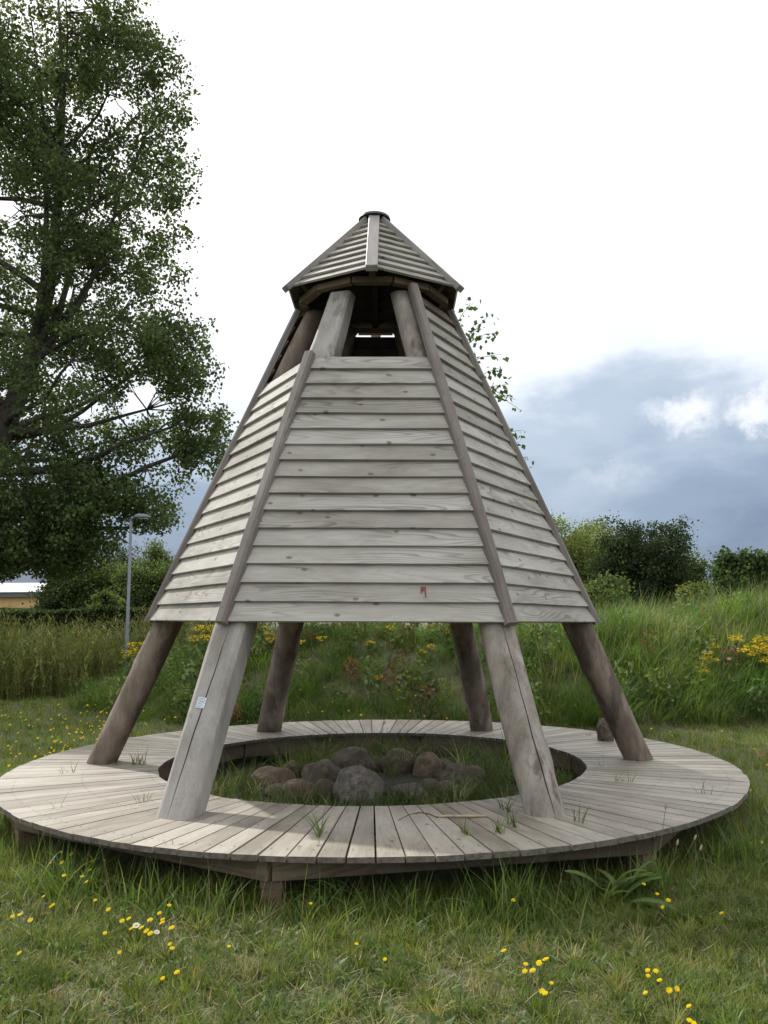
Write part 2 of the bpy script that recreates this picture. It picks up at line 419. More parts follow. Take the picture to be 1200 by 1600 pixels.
def height(x, y):
    """terrain: flat lawn, then a grassy bank behind the deck that fades out to the left"""
    x = np.asarray(x, dtype=float); y = np.asarray(y, dtype=float)
    crest = np.interp(x, [-9, -5.6, -4.2, -2.8, 0, 3.2, 5.0, 7.5, 12, 30], [0.0, 0.06, 0.56, 1.08, 1.18, 1.10, 1.26, 1.52, 1.4, 1.0])
    foot = np.interp(x, [-8, -4.5, -2.5, 1, 5, 9, 14], [14.5, 12.4, 10.8, 10.6, 10.7, 10.3, 9.8])
    run = 3.4
    up = sstep(0, 1, (y - foot)/run)
    down = 1 - 0.75*sstep(foot + run + 1.5, foot + run + 7, y)
    bank = crest*up*down
    bumps = 0.05*np.sin(2.3*x + 0.7*y)*np.sin(1.9*y - 0.6*x) + 0.035*np.sin(5.1*x - 2.2*y + 1) * np.sin(4.3*y + 1.7*x)
    amp = 0.25 + 1.6*up*np.clip(crest, 0, 1)
    return bank + bumps*amp - 0.0

def h1(x, y): return float(height(x, y))

def on_terrain(px, py, lift=0.0):
    d = ray(px, py)
    y = 3.0
    while y < 60:
        p = Vector((0, 0, CAM_Z)) + d*(y/d.y)
        if p.z <= h1(p.x, p.y) + lift: return p
        y += 0.04
    return p

def ground_sheet():
    xs = np.concatenate([np.linspace(-1200, -40, 14)[:-1], np.linspace(-40, -12, 15)[:-1], np.linspace(-12, 12, 121)[:-1], np.linspace(12, 40, 15)[:-1], np.linspace(40, 1200, 14)])
    ys = np.concatenate([np.linspace(-300, -10, 8)[:-1], np.linspace(-10, 3, 14)[:-1], np.linspace(3, 26, 116)[:-1], np.linspace(26, 70, 16)[:-1], np.linspace(70, 2000, 14)])
    X, Y = np.meshgrid(xs, ys)
    Z = height(X, Y)
    V = np.stack([X, Y, Z], -1).reshape(-1, 3)
    nx, ny = len(xs), len(ys)
    i = np.arange(nx*ny).reshape(ny, nx)
    a, b, c, d = i[:-1, :-1].ravel(), i[:-1, 1:].ravel(), i[1:, 1:].ravel(), i[1:, :-1].ravel()
    T = np.concatenate([np.stack([a, b, c], 1), np.stack([a, c, d], 1)])
    o = link('ground', np_mesh('ground', V, T, smooth=True), M['soil'])
    tag(o, kind='structure')
ground_sheet()

# ------------------------------------------------------------------ the shelter
Z0 = 1.4806                        # lower edge of the cladding
RC, SLOPE = 1.9733, 0.45           # corner radius there, and how fast it shrinks going up
LEAN = 0.011
shelter = empty('timber_shelter', (CX - 0.017, CY, 0))
shelter.rotation_euler = (0, LEAN, -0.0097)
tag(shelter, 'tall hexagonal grey timber shelter with clapboard sides, log legs and pointed cap', 'shelter')

def pol(a, r, z=0.0):
    a = math.radians(a)
    return Vector((r*math.cos(a), r*math.sin(a), z))

def board(name, parent, mat, x0b, x1b, x0t, x1t, w, t, mtx, tilt=0.0, screws=0, sag=0.0, seg=1):
    """a board lying in its own x (length), y (width), z (thickness) with sloping ends"""
    bm = bmesh.new()
    j = lambda s=0.0015: random.uniform(-s, s)
    prev = None
    ring = []
    for k in range(seg+1):
        f = k/seg
        xb, xt = x0b + (x1b-x0b)*f, x0t + (x1t-x0t)*f
        dy = j(0.0022)
        ring.append([bm.verts.new(p) for p in ((xb, dy, tilt), (xt, w+dy, 0.0), (xt, w+dy, t), (xb, dy+0.0, tilt+t+j(0.001)))])
    for a, b in zip(ring, ring[1:]):
        for q in range(4):
            fq = bm.faces.new((a[q], b[q], b[(q+1) % 4], a[(q+1) % 4]))
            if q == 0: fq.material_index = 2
    bm.faces.new(ring[0]); bm.faces.new(ring[-1][::-1])
    bmesh.ops.recalc_face_normals(bm, faces=bm.faces[:])
    if screws:
        Lb = x1b - x0b
        sp = [0.035, Lb-0.035] if Lb < 1.2 else [0.035, Lb-0.035]
        for xx in sp:
            for fy in ((0.32,) if random.random() < 0.55 else (0.25, 0.68)):
                yy = w*fy + j(0.008)
                sx = x0b + xx + ((x0t-x0b)*fy if xx < Lb/2 else (x1t-x1b)*fy) + j(0.01)
                zz = tilt*(1-fy) + t + 0.0012
                vs = [bm.verts.new((sx + 0.0088*math.cos(q*PI/3), yy + 0.0088*math.sin(q*PI/3), zz)) for q in range(6)]
                bm.faces.new(vs).material_index = 1
    me = bm_mesh(name, bm)
    return link(name, me, [mat, M['screw'], M['inner_dark']], parent, mtx)

NBOARD = 21
EXPO = 2.135*math.hypot(1, SLOPE*math.cos(PI/6))/16
def face_frame(mid_angle):
    """in-plane frame of one sloping side: u to the right seen from outside, v up the slope, n outwards"""
    out = pol(mid_angle, 1)
    ap = RC*math.cos(PI/6)
    s = SLOPE*math.cos(PI/6)
    v = Vector((-out.x*s, -out.y*s, 1)).normalized()
    u = Vector((-out.y, out.x, 0))
    n = u.cross(v).normalized()
    o = out*ap + Vector((0, 0, Z0))
    return o, u, v, n
marked_board = None
for mid in (-90, -30, 30, 90, 150, 210):
    o, u, v, n = face_frame(mid)
    top = 16 if mid in (-90, 210) else 21
    s = SLOPE*math.cos(PI/6)
    kz = 1/math.hypot(1, s)                       # height gained per metre up the slope
    for i in range(top):
        vb, vt = i*EXPO, (i+1)*EXPO + (0.022 if i < top-1 else -0.004)
        hw = lambda q: (RC - SLOPE*q*kz)*0.5
        mar = 0.012 if mid == -30 else 0.004
        th = 0.025
        m = frame(o + v*vb - n*0.052, u, v, n)
        jx = lambda: random.uniform(-0.004, 0.004)
        mat = M['fresh'] if (mid == -30 and i == top-1) else M['clad']
        b = board('board', shelter, mat, -hw(vb)+mar+jx(), hw(vb)-mar+jx(), -hw(vt)+mar, hw(vt)-mar, vt-vb, th, m, tilt=0.030 + random.uniform(-0.003, 0.003), screws=1 if mid in (-90, -30, 210) else 0, seg=3)
        if mid == -90 and i == 1: marked_board = b

# little red mark scratched on the second board from below
bm = bmesh.new()
def stroke(bm, x0, y0, x1, y1, w, z):
    a, b = Vector((x0, y0, z)), Vector((x1, y1, z)); d = (b-a).normalized(); s_ = Vector((-d.y, d.x, 0))*w/2
    bm.faces.new([bm.verts.new(p) for p in (a-s_, b-s_, b+s_, a+s_)])
mx = 0.3915
zt = lambda y: 0.025 + 0.033*(1 - y/(EXPO+0.022)) + 0.0035
for a in ((-0.020, 0.112, 0.020, 0.112), (-0.012, 0.112, -0.014, 0.066), (0.012, 0.112, 0.014, 0.052), (0.014, 0.060, 0.016, 0.030), (-0.012, 0.092, 0.012, 0.090), (-0.002, 0.112, -0.004, 0.082)):
    stroke(bm, mx+a[0], a[1], mx+a[2], a[3], 0.0075, zt(max(a[1], a[3])*0.5+min(a[1], a[3])*0.5 - 0.03))
link('painted_mark', bm_mesh('painted_mark', bm), M['redmark'], marked_board)

# corner battens
for a in (-120, -60, 0, 60, 120, 180):
    short = (a == -120)
    zt_ = 2.150 if short else 2.83
    p0 = pol(a, RC+0.004, Z0 - 0.012); p1 = pol(a, RC - SLOPE*zt_ + 0.004, Z0 + zt_)
    d = (p1-p0).normalized(); out = pol(a, 1); s_ = Vector((-out.y, out.x, 0)); n = s_.cross(d) * -1
    n = d.cross(s_); n = n if n.dot(out) > 0 else -n
    Lb = (p1-p0).length
    bm = bmesh.new()
    nseg = 9
    rings = []
    for k in range(nseg+1):
        f = k/nseg
        wob = 0.004*math.sin(5*f + a)
        w = 0.043 + 0.003*math.sin(9*f+a)
        prof = ((-w, -0.035), (-w, 0.006), (-0.028, 0.024), (0.028, 0.024), (w, 0.006), (w, -0.035))
        rings.append([bm.verts.new((f*Lb, q[0]+wob, q[1])) for q in prof])
    for r0, r1 in zip(rings, rings[1:]):
        for q in range(6): bm.faces.new((r0[q], r0[(q+1) % 6], r1[(q+1) % 6], r1[q]))
    bm.faces.new(rings[0][::-1]); bm.faces.new(rings[-1])
    bmesh.ops.recalc_face_normals(bm, faces=bm.faces[:])
    for k in range(9):
        sx = 0.1 + k*(Lb-0.15)/8.5
        vs = [bm.verts.new((sx + 0.005*math.cos(q*PI/3), 0.0 + 0.02*math.sin(k*2.1) + 0.005*math.sin(q*PI/3), 0.0255)) for q in range(6)]
        bm.faces.new(vs).material_index = 1
    link('corner_batten', bm_mesh('corner_batten', bm), [M['batten'], M['screw']], shelter, frame(p0, d, n.cross(d), n))

# log legs
def leg(a, rad_base, rad_top, mat, seed, hewn=False, crack=None, extra=0.0):
    r_ = random.Random(seed)
    ph = [r_.uniform(0, 6.28) for _ in range(8)]
    NZ, NA = 56, 48
    zs = np.linspace(0.15, Z0+2.80, NZ)
    axis_r = lambda z: float(np.interp(z, [-0.12, DECK_Z, Z0, Z0+2.1, Z0+2.8], [2.50, 2.3055, 1.785, 0.84, 0.53]))
    base = pol(a, axis_r(0), 0.0)
    bumps_ = [(r_.uniform(0.4, Z0-0.1), r_.uniform(0, 6.28), r_.uniform(0.005, 0.012)*(0.25 if hewn else 1)) for _ in range(9)]
    bm = bmesh.new(); rings = []
    azc = math.radians(a)
    for z in zs:
        f = (z+0.12)/(Z0+2.9)
        c = pol(a, axis_r(z), z) - base
        rad = float(np.interp(z, [0.2, Z0-0.0, Z0+0.11, Z0+1.93, Z0+2.10, Z0+2.3, Z0+2.8], [rad_base, rad_base*0.97, 0.106, 0.102, 0.135 if hewn else 0.108, 0.122 if hewn else 0.106, 0.10]))
        tang = Vector((-math.sin(azc), math.cos(azc), 0)) * (0.018*math.sin(1.7*z+ph[0]) + extra*math.exp(-((z-Z0-1.95)/0.25)**2)*0)
        ring = []
        for k in range(NA):
            th = 2*PI*k/NA
            r = rad*(1.10 if hewn else 1.0)*(1 + 0.02*math.sin(2*th+ph[1]+0.5*z) + 0.015*math.sin(3*th+ph[2]-0.9*z) + 0.03*math.sin(2.3*z+ph[3]) + 0.012*math.sin(7*z+3*th+ph[4]))
            if hewn:
                # a squared face towards the outside and another at its right, the rest left round
                for fa, dist in ((math.radians(-108), 0.80), (math.radians(-18), 0.84)):
                    cs = math.cos(th-fa)
                    if cs > 0.02: r = min(r, rad*dist*1.10/cs*(1+0.01*math.sin(4*z+ph[5])))
                r *= 1.0 + 0.06*math.exp(-((z-Z0-1.92)/0.16)**2)*(1 if math.cos(th-math.radians(-190)) > 0.3 else 0)
            if crack is not None:
                ca = math.radians(crack) + 0.10*math.sin(1.1*z+ph[6]) + 0.03*math.sin(6*z)
                dth = (th-ca+PI) % (2*PI) - PI
            for kz_, ka, kh in bumps_:
                dth2 = (th-ka+PI) % (2*PI) - PI
                r += kh*math.exp(-((z-kz_)/0.05)**2 - (dth2/0.38)**2)
            ring.append(bm.verts.new(c + tang + Vector((math.cos(th)*r, math.sin(th)*r, 0))))
        rings.append(ring)
    for r0, r1 in zip(rings, rings[1:]):
        for k in range(NA):
            fc = bm.faces.new((r0[k], r0[(k+1) % NA], r1[(k+1) % NA], r1[k])); fc.smooth = not hewn
    bm.faces.new(rings[-1]); bm.faces.new(rings[0][::-1])
    me = bm_mesh('leg', bm)
    if hewn:
        for p in me.polygons: p.use_smooth = True
        me.set_sharp_from_angle(angle=math.radians(24))
    o = link('leg', me, mat, shelter, Matrix.Translation(base))
    # drying crack: a thin dark wedge following the surface
    if crack is not None:
        bm = bmesh.new(); prev = None
        from mathutils.bvhtree import BVHTree
        bvh = BVHTree.FromPolygons([v.co for v in me.vertices], [p.vertices[:] for p in me.polygons])
        lo, hi = (DECK_Z-0.02, Z0+0.0)
        n = 46
        for q in range(n+1):
            z = lo + (hi-lo)*q/n
            ca = math.radians(crack) + 0.10*math.sin(1.1*z+ph[6]) + 0.025*math.sin(6*z) + 0.01*math.sin(23*z)
            c = pol(a, axis_r(z), z) - base
            d = Vector((math.cos(ca), math.sin(ca), 0))
            hit = bvh.ray_cast(c + d*0.6, -d)
            if hit[0] is None: continue
            w = 0.0042*(0.5+0.5*math.sin(3.0*z+ph[7])**2)*(min(1, 6*q/n, 6*(n-q)/n)+0.1)
            sd = Vector((-d.y, d.x, 0))
            p = hit[0] + d*0.0012
            row = [bm.verts.new(p - sd*w), bm.verts.new(p + sd*w)]
            if prev: bm.faces.new((prev[0], prev[1], row[1], row[0]))
            prev = row
        link('drying_crack', bm_mesh('drying_crack', bm), M['crack'], o)
    return o, base, axis_r

legFL, baseFL, axr = leg(-120, 0.140, 0.128, M['hewn'], 3, hewn=True, crack=-113)
legFR, _, _ = leg(-60, 0.128, 0.118, M['log'], 5, crack=-84)
legR, _, _ = leg(0, 0.130, 0.115, M['brownlog'], 8)
legL, _, _ = leg(180, 0.130, 0.115, M['brownlog'], 13)
legBL, _, _ = leg(120, 0.138, 0.115, M['brownlog'], 21)
legBR, _, _ = leg(60, 0.125, 0.112, M['brownlog'], 34)
legFL['label'] = 'hewn square front leg with two silver labels'

# two small metal labels screwed to the hewn leg
from mathutils.bvhtree import BVHTree
def plate_on_leg(px, py, tilt):
    me = legFL.data
    bpy.context.view_layer.update()
    mw = legFL.matrix_world
    bvh = BVHTree.FromPolygons([mw @ v.co for v in me.vertices], [p.vertices[:] for p in me.polygons])
    hit = bvh.ray_cast(Vector((0, 0, CAM_Z)), ray(px, py).normalized())
    p, n = hit[0], hit[1]
    up = Vector((0, 0, 1)); up = (up - n*up.dot(n)).normalized(); x = up.cross(n)
    R = Matrix.Rotation(tilt, 4, n); x = R @ x; up = R @ up
    m = mw.inverted() @ frame(p + n*0.003, x, up, n)
    bm = bmesh.new()
    add_box(bm, (0, 0, 0.0008), (0.062, 0.034, 0.0022))
    pl = bm_mesh('label_plate', bm)
    bm = bmesh.new()
    rr = random.Random(int(py))
    for row in range(3):
        x_ = -0.024
        while x_ < 0.020:
            w = rr.uniform(0.003, 0.009)
            add_box(bm, (x_+w/2, 0.010-row*0.010, 0.0026), (w, 0.0042, 0.0006), mi=1)
            x_ += w + rr.uniform(0.002, 0.004)
    for xx in (-0.028, 0.028): add_box(bm, (xx, 0, 0.0026), (0.003, 0.003, 0.0008), mi=1)
    bm2 = bmesh.new(); bm2.from_mesh(pl)
    tmp = bpy.data.meshes.new('t'); bm.to_mesh(tmp); bm.free(); bm2.from_mesh(tmp)
    me2 = bm_mesh('label_plate', bm2)
    link('label_plate', me2, [M['tagm'], M['ink']], legFL, m)
plate_on_leg(316, 1094, -0.10)
plate_on_leg(313.5, 1102.5, -0.10)

# ring of short timbers under the cap
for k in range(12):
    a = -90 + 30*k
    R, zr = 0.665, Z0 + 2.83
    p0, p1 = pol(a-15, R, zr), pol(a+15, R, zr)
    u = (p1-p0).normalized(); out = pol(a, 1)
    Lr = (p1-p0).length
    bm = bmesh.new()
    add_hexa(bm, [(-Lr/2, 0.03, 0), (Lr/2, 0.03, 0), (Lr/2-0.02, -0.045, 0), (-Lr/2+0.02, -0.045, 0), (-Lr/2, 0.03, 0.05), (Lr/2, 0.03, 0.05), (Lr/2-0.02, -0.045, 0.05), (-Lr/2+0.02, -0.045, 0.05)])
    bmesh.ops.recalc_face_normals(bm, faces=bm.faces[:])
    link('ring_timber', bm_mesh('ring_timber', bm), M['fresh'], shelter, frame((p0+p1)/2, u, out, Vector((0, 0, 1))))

# the pointed cap: six sloping sides, turned half a side against the walls
RCAP, ZCAP, ZTOP = 0.838, Z0 + 2.875, Z0 + 3.66
cap_s = RCAP - 0.10
for mid in (-60, 0, 60, 120, 180, -120):
    out = pol(mid, 1); u = Vector((-out.y, out.x, 0))
    apb, apt = RCAP*math.cos(PI/6), 0.10*math.cos(PI/6)
    v = (out*(apt-apb) + Vector((0, 0, ZTOP-ZCAP)))
    Lv = v.length; v.normalize(); n = u.cross(v).normalized()
    NB = 9; e = Lv/NB
    for i in range(NB):
        f0, f1 = i/NB, min(1.0, (i+1.15)/NB)
        hw = lambda f: (RCAP + (0.10-RCAP)*f)*0.5
        m = frame(out*apb + Vector((0, 0, ZCAP)) + v*(f0*Lv) - n*0.02, u, v, n)
        board('cap_board', shelter, M['clad'], -hw(f0)-0.008, hw(f0)+0.008, -hw(f1)-0.008, hw(f1)+0.008, (f1-f0)*Lv, 0.020, m, tilt=0.028, seg=2)
for a in (-90, -30, 30, 90, 150, 210):
    p0 = pol(a, RCAP+0.035, ZCAP - 0.018); p1 = pol(a, 0.095, ZTOP + 0.02)
    d = (p1-p0).normalized(); out = pol(a, 1); s_ = Vector((-out.y, out.x, 0)); n = s_.cross(d)
    n = n if n.z > 0 else -n
    Lb = (p1-p0).length
    bm = bmesh.new(); add_box(bm, (Lb/2, 0, -0.004), (Lb, 0.098, 0.056))
    bmesh.ops.bevel(bm, geom=bm.edges[:], offset=0.004, segments=1, affect='EDGES')
    link('ridge_batten', bm_mesh('ridge_batten', bm), M['ridge'], shelter, frame(p0 + n*0.012, d, n.cross(d), n))
    # rafter underneath
    p0 = pol(a, RCAP-0.14, ZCAP + 0.03); p1 = pol(a, 0.06, ZTOP - 0.09)
    d = (p1-p0).normalized(); n = s_.cross(d); n = n if n.z > 0 else -n
    Lb = (p1-p0).length
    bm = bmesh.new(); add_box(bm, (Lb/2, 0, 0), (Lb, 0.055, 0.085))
    link('rafter', bm_mesh('rafter', bm), M['inner_dark'], shelter, frame(p0, d, n.cross(d), n))
bm = bmesh.new()
bmesh.ops.create_cone(bm, cap_ends=True, segments=40, radius1=0.150, radius2=0.143, depth=0.022)
link('top_plate', bm_mesh('top_plate', bm), M['plate'], shelter, Matrix.Translation((0, 0, ZTOP + 0.062)))

# ------------------------------------------------------------------ the round deck
deck = empty('round_deck', (CX, CY, 0))
tag(deck, 'ring-shaped grey plank deck around the fire pit under the shelter', 'deck')
NPL = 122
step = 2*PI/NPL
for k in range(NPL):
    a = -PI/2 + 0.019 + (k+0.5)*step
    ro, ri = R_OUT + random.uniform(-0.006, 0.006), R_IN + random.uniform(-0.005, 0.005)
    g = 0.0046 + random.uniform(-0.002, 0.0025)
    wi, wo = R_IN*math.tan(step/2) - g, R_OUT*math.tan(step/2) - g - 0.001
    j = lambda: random.uniform(-0.0018, 0.0018)
    bm = bmesh.new()
    t = 0.030
    z = [j() for _ in range(4)]
    NS = 1
    add_hexa(bm, [(ri, -wi, -t), (ro, -wo, -t), (ro, wo, -t), (ri, wi, -t), (ri, -wi+j()*0.4, z[0]), (ro, -wo+j()*0.4, z[1]), (ro, wo+j()*0.4, z[2]), (ri, wi, z[3])])
    bmesh.ops.recalc_face_normals(bm, faces=bm.faces[:])
    bm.normal_update()
    for rs_ in (1.86, 2.36, 2.84):
        for sd in (-1, 1):
            cx_, cy_ = rs_ + j()*3, sd*(rs_*math.tan(step/2)*0.58) + j()*2
            vs = [bm.verts.new((cx_ + 0.0052*math.cos(q*PI/3), cy_ + 0.0052*math.sin(q*PI/3), 0.0026)) for q in range(6)]
            bm.faces.new(vs).material_index = 1
    mid = (ri+ro)/2
    for v_ in bm.verts: v_.co.x -= mid
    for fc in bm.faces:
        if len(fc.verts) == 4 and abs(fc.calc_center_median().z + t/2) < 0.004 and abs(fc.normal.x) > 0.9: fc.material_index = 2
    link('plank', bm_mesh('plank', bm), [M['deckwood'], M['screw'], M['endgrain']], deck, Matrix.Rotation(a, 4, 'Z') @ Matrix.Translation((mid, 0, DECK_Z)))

def straight_beam(name, p0, p1, w, h, mat, parent):
    p0, p1 = Vector(p0), Vector(p1)
    d = (p1-p0).normalized(); s_ = Vector((-d.y, d.x, 0)); Lb = (p1-p0).length
    bm = bmesh.new(); add_box(bm, (0, 0, 0), (Lb, w, h))
    bmesh.ops.bevel(bm, geom=bm.edges[:], offset=0.003, segments=1, affect='EDGES')
    return link(name, bm_mesh(name, bm), mat, parent, frame((p0+p1)/2, d, s_, Vector((0, 0, 1))))
zb = DECK_Z - 0.032
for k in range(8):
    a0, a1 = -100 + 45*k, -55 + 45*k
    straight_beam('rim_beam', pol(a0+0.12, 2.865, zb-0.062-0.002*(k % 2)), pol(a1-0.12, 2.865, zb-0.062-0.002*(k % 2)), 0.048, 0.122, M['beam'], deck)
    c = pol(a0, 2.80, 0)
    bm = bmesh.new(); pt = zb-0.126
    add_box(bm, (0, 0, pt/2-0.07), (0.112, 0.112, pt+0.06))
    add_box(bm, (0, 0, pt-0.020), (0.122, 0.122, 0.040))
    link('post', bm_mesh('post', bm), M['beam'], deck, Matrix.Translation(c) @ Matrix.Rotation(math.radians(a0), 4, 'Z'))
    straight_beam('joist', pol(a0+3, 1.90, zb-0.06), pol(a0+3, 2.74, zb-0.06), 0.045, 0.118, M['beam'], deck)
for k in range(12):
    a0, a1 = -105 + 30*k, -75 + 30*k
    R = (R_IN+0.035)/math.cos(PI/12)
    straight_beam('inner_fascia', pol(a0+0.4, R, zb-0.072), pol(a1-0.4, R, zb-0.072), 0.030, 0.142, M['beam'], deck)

# ------------------------------------------------------------------ stones, stick, splinter
def stone(name, label, px, py_base, Y, w, h, d, mat, seed, rot=0.0, group='stones around the fire pit', tilt=0.0, rough=1.0, z=None):
    r_ = np.random.default_rng(seed)
    bm = bmesh.new()
    bmesh.ops.create_icosphere(bm, subdivisions=4, radius=1.0)
    ph = r_.uniform(0, 6.28, 12); fr = r_.uniform(1.2, 2.6, 12)
    planes = [(Vector(r_.normal(size=3)).normalized(), r_.uniform(0.74, 0.95)) for _ in range(7)]
    for v_ in bm.verts:
        p = v_.co.copy()
        k = 1 + rough*(0.07*math.sin(fr[0]*p.x*2+ph[0])*math.sin(fr[1]*p.y*2+ph[1]) + 0.05*math.sin(fr[2]*3*p.z+ph[2]+2*p.x) + 0.02*math.sin(9*p.x+ph[3])*math.sin(8*p.y+ph[4])*math.sin(7*p.z+ph[5]))
        for n_, q in planes:
            dd = p.dot(n_)
            if dd > q: k = min(k, k*(q + 0.25*(dd-q))/dd)
        v_.co = Vector((p.x*w/2*k*0.96, p.y*d/2*k, p.z*h/2*k))
    X = at(px, py_base, Y).x
    g = h1(X, Y) if z is None else z
    o = link(name, bm_mesh(name, bm, True), mat)
    o.location = (X, Y, g + h*(0.19 if z is None else 0.36))
    o.rotation_euler = (tilt, tilt*0.6, rot)
    tag(o, label, 'stone', group)
    return o
S = M['stone']; SP = M['pink_stone']; SG = M['grey_stone']
stone('boulder', 'long flat brown boulder at the left end of the fire pit ring', 428, 1246, 7.75, 0.46, 0.30, 0.34, SP, 1, 0.25, tilt=0.12)
stone('boulder', 'small tan stone wedged behind the long flat boulder at left', 456, 1225, 8.25, 0.26, 0.24, 0.24, SP, 2, 0.6)
stone('boulder', 'dark boulder between the left flat boulder and the big round ones', 503, 1238, 7.95, 0.40, 0.34, 0.36, S, 3, 1.0)
stone('boulder', 'large smooth boulder at the back of the fire pit, behind the splinter', 551, 1225, 8.35, 0.46, 0.42, 0.40, S, 4, 0.1)
stone('boulder', 'big rough dome-shaped boulder at the front middle of the fire pit', 560, 1258, 7.22, 0.44, 0.44, 0.40, SG, 5, 0.3, rough=1.5)
stone('boulder', 'dark sloping boulder right of the back boulder in the fire pit', 622, 1222, 8.45, 0.40, 0.36, 0.34, S, 6, -0.4, tilt=0.2)
stone('boulder', 'pinkish upright boulder at the right of the fire pit', 669, 1228, 8.2, 0.30, 0.36, 0.28, SP, 7, 0.2, tilt=-0.2)
stone('boulder', 'low broad boulder half hidden by grass at the right end', 722, 1240, 7.8, 0.46, 0.28, 0.36, S, 8, 0.2)
stone('boulder', 'low reddish stone in front of the dark left boulder', 467, 1256, 7.35, 0.34, 0.24, 0.30, SP, 9, 0.1)
stone('boulder', 'flat pale grey stone at the front right of the fire pit', 637, 1262, 7.2, 0.36, 0.22, 0.34, SG, 10, 0.1)
stone('boulder', 'small stone beside the dome-shaped boulder at its left', 505, 1256, 7.4, 0.24, 0.24, 0.24, SP, 11, 0.4)
stone('boulder', 'small brown stone between the pale flat stone and right boulders', 672, 1250, 7.5, 0.22, 0.20, 0.22, S, 12, 0.9)
stone('boulder', 'small flat stone tucked behind the upright pinkish boulder', 694, 1222, 8.45, 0.26, 0.20, 0.24, S, 21, 0.4)
stone('boulder', 'small dark stone in the gap between the two back boulders', 588, 1220, 8.55, 0.24, 0.22, 0.22, S, 22, 1.1)
stone('boulder', 'low stone at the left front, almost hidden in the grass', 436, 1254, 7.4, 0.28, 0.16, 0.26, S, 23, 0.3)
stone('boulder', 'half-buried stone at the right front near the hearth', 700, 1252, 7.45, 0.30, 0.18, 0.28, SP, 24, 0.2)
pz = on_plane(948, 1157, DECK_Z)
bm = bmesh.new(); rr = random.Random(29)
for _ in range(16):
    d_ = Vector((rr.gauss(0, 1), rr.gauss(0, 1), rr.gauss(0, 1))).normalized()
    bm.verts.new((d_.x*0.11*rr.uniform(.75, 1.1), d_.y*0.10, 0.125 + d_.z*0.125*rr.uniform(.8, 1.05)))
for q in range(5): bm.verts.new((0.085*math.cos(q*1.257), 0.075*math.sin(q*1.257), 0.0))
bmesh.ops.convex_hull(bm, input=bm.verts[:])
bmesh.ops.delete(bm, geom=[v_ for v_ in bm.verts if not v_.link_faces], context='VERTS')
bmesh.ops.subdivide_edges(bm, edges=bm.edges[:], cuts=2, use_grid_fill=True)
for v_ in bm.verts: v_.co += Vector((rr.uniform(-.006, .006), rr.uniform(-.006, .006), rr.uniform(-.005, .005) if v_.co.z > 0.01 else 0))
zmin = min(v_.co.z for v_ in bm.verts)
o = link('stone_chunk', bm_mesh('stone_chunk', bm), M['stone']); o.location = (pz.x, pz.y, DECK_Z - zmin + 0.002); o.rotation_euler = (0, 0, 0.5)
tag(o, 'jagged brown stone lying on the deck behind the right leg', 'stone')

bm = bmesh.new()
bmesh.ops.create_circle(bm, cap_ends=True, radius=0.48, segments=28)
bmesh.ops.subdivide_edges(bm, edges=bm.edges[:], cuts=2, use_grid_fill=True)
for v_ in bm.verts:
    v_.co.z = 0.05 - 0.11*v_.co.length_squared + random.uniform(-0.008, 0.008)
o = link('ash_bed', bm_mesh('ash_bed', bm, True), M['ash']); o.location = (at(610, 1240, 7.85).x, 7.85, 0.012)
tag(o, 'dark ash and soil in the middle of the stone ring', 'ash', kind='stuff')

def stick(name, label, pts, radii, mat, cat='stick'):
    p0 = Vector(pts[0]); bm = bmesh.new()
    add_tube(bm, [Vector(p)-p0 for p in pts], radii, 7)
    o = link(name, bm_mesh(name, bm), mat); o.location = p0
    return tag(o, label, cat)
P = lambda px, py, dz=0.006: on_plane(px, py, DECK_Z) + Vector((0, 0, dz))
stick('peeled_stick', 'straight pale peeled stick lying on the front planks', [P(683, 1278, .009), P(700, 1278.2, .012), P(725, 1278.5, .012), P(745, 1278.2, .011), P(761, 1277.5, .011)], [0.006, 0.008, 0.0085, 0.008, 0.007], M['stick'])
stick('dark_twig', 'thin dark curved twig left of the peeled stick on the planks', [P(622, 1283), P(640, 1278, .02), P(655, 1276, .025), P(670, 1277, .02), P(684, 1279)], [0.002, 0.003, 0.0035, 0.004, 0.0035], M['darkstick'])
z_ = h1(0.3, 7.9) + 0.09
stick('charred_stick', 'charred stick lying across the ash inside the fire pit', [at(618, 1228, 8.0), at(640, 1224, 7.95), at(664, 1226, 7.9)], [0.012, 0.016, 0.012], M['darkstick'])
# splinter of wood standing between the two big stones
bm = bmesh.new(); rr = random.Random(4)
for k in range(7):
    x = -0.035 + 0.012*k; hh = 0.16 - abs(k-3.2)*0.026 + rr.uniform(-0.02, 0.02)
    add_hexa(bm, [(x-0.007, -0.012, 0), (x+0.008, -0.012, 0), (x+0.008, 0.014, 0), (x-0.007, 0.014, 0), (x*0.45-0.002, -0.004, hh), (x*0.45+0.003, -0.004, hh), (x*0.45+0.003, 0.005, hh+0.01), (x*0.45-0.002, 0.005, hh+0.01)])
o = link('wood_splinter', bm_mesh('wood_splinter', bm), M['splinter']); p = at(563, 1215, 7.62); o.location = (p.x, 7.62, p.z - 0.035)
tag(o, 'splintered orange piece of wood standing behind the dome-shaped boulder', 'wood piece')

# ------------------------------------------------------------------ grass
def palette(n, cols, weights, r=rng, jit=0.18):
    cols = np.array(cols); idx = r.choice(len(cols), n, p=np.array(weights)/sum(weights))
    c = cols[idx]*(1 + r.normal(0, jit, (n, 1)))*(1 + r.normal(0, 0.06, (n, 3)))
    return np.clip(c, 0.004, 1)

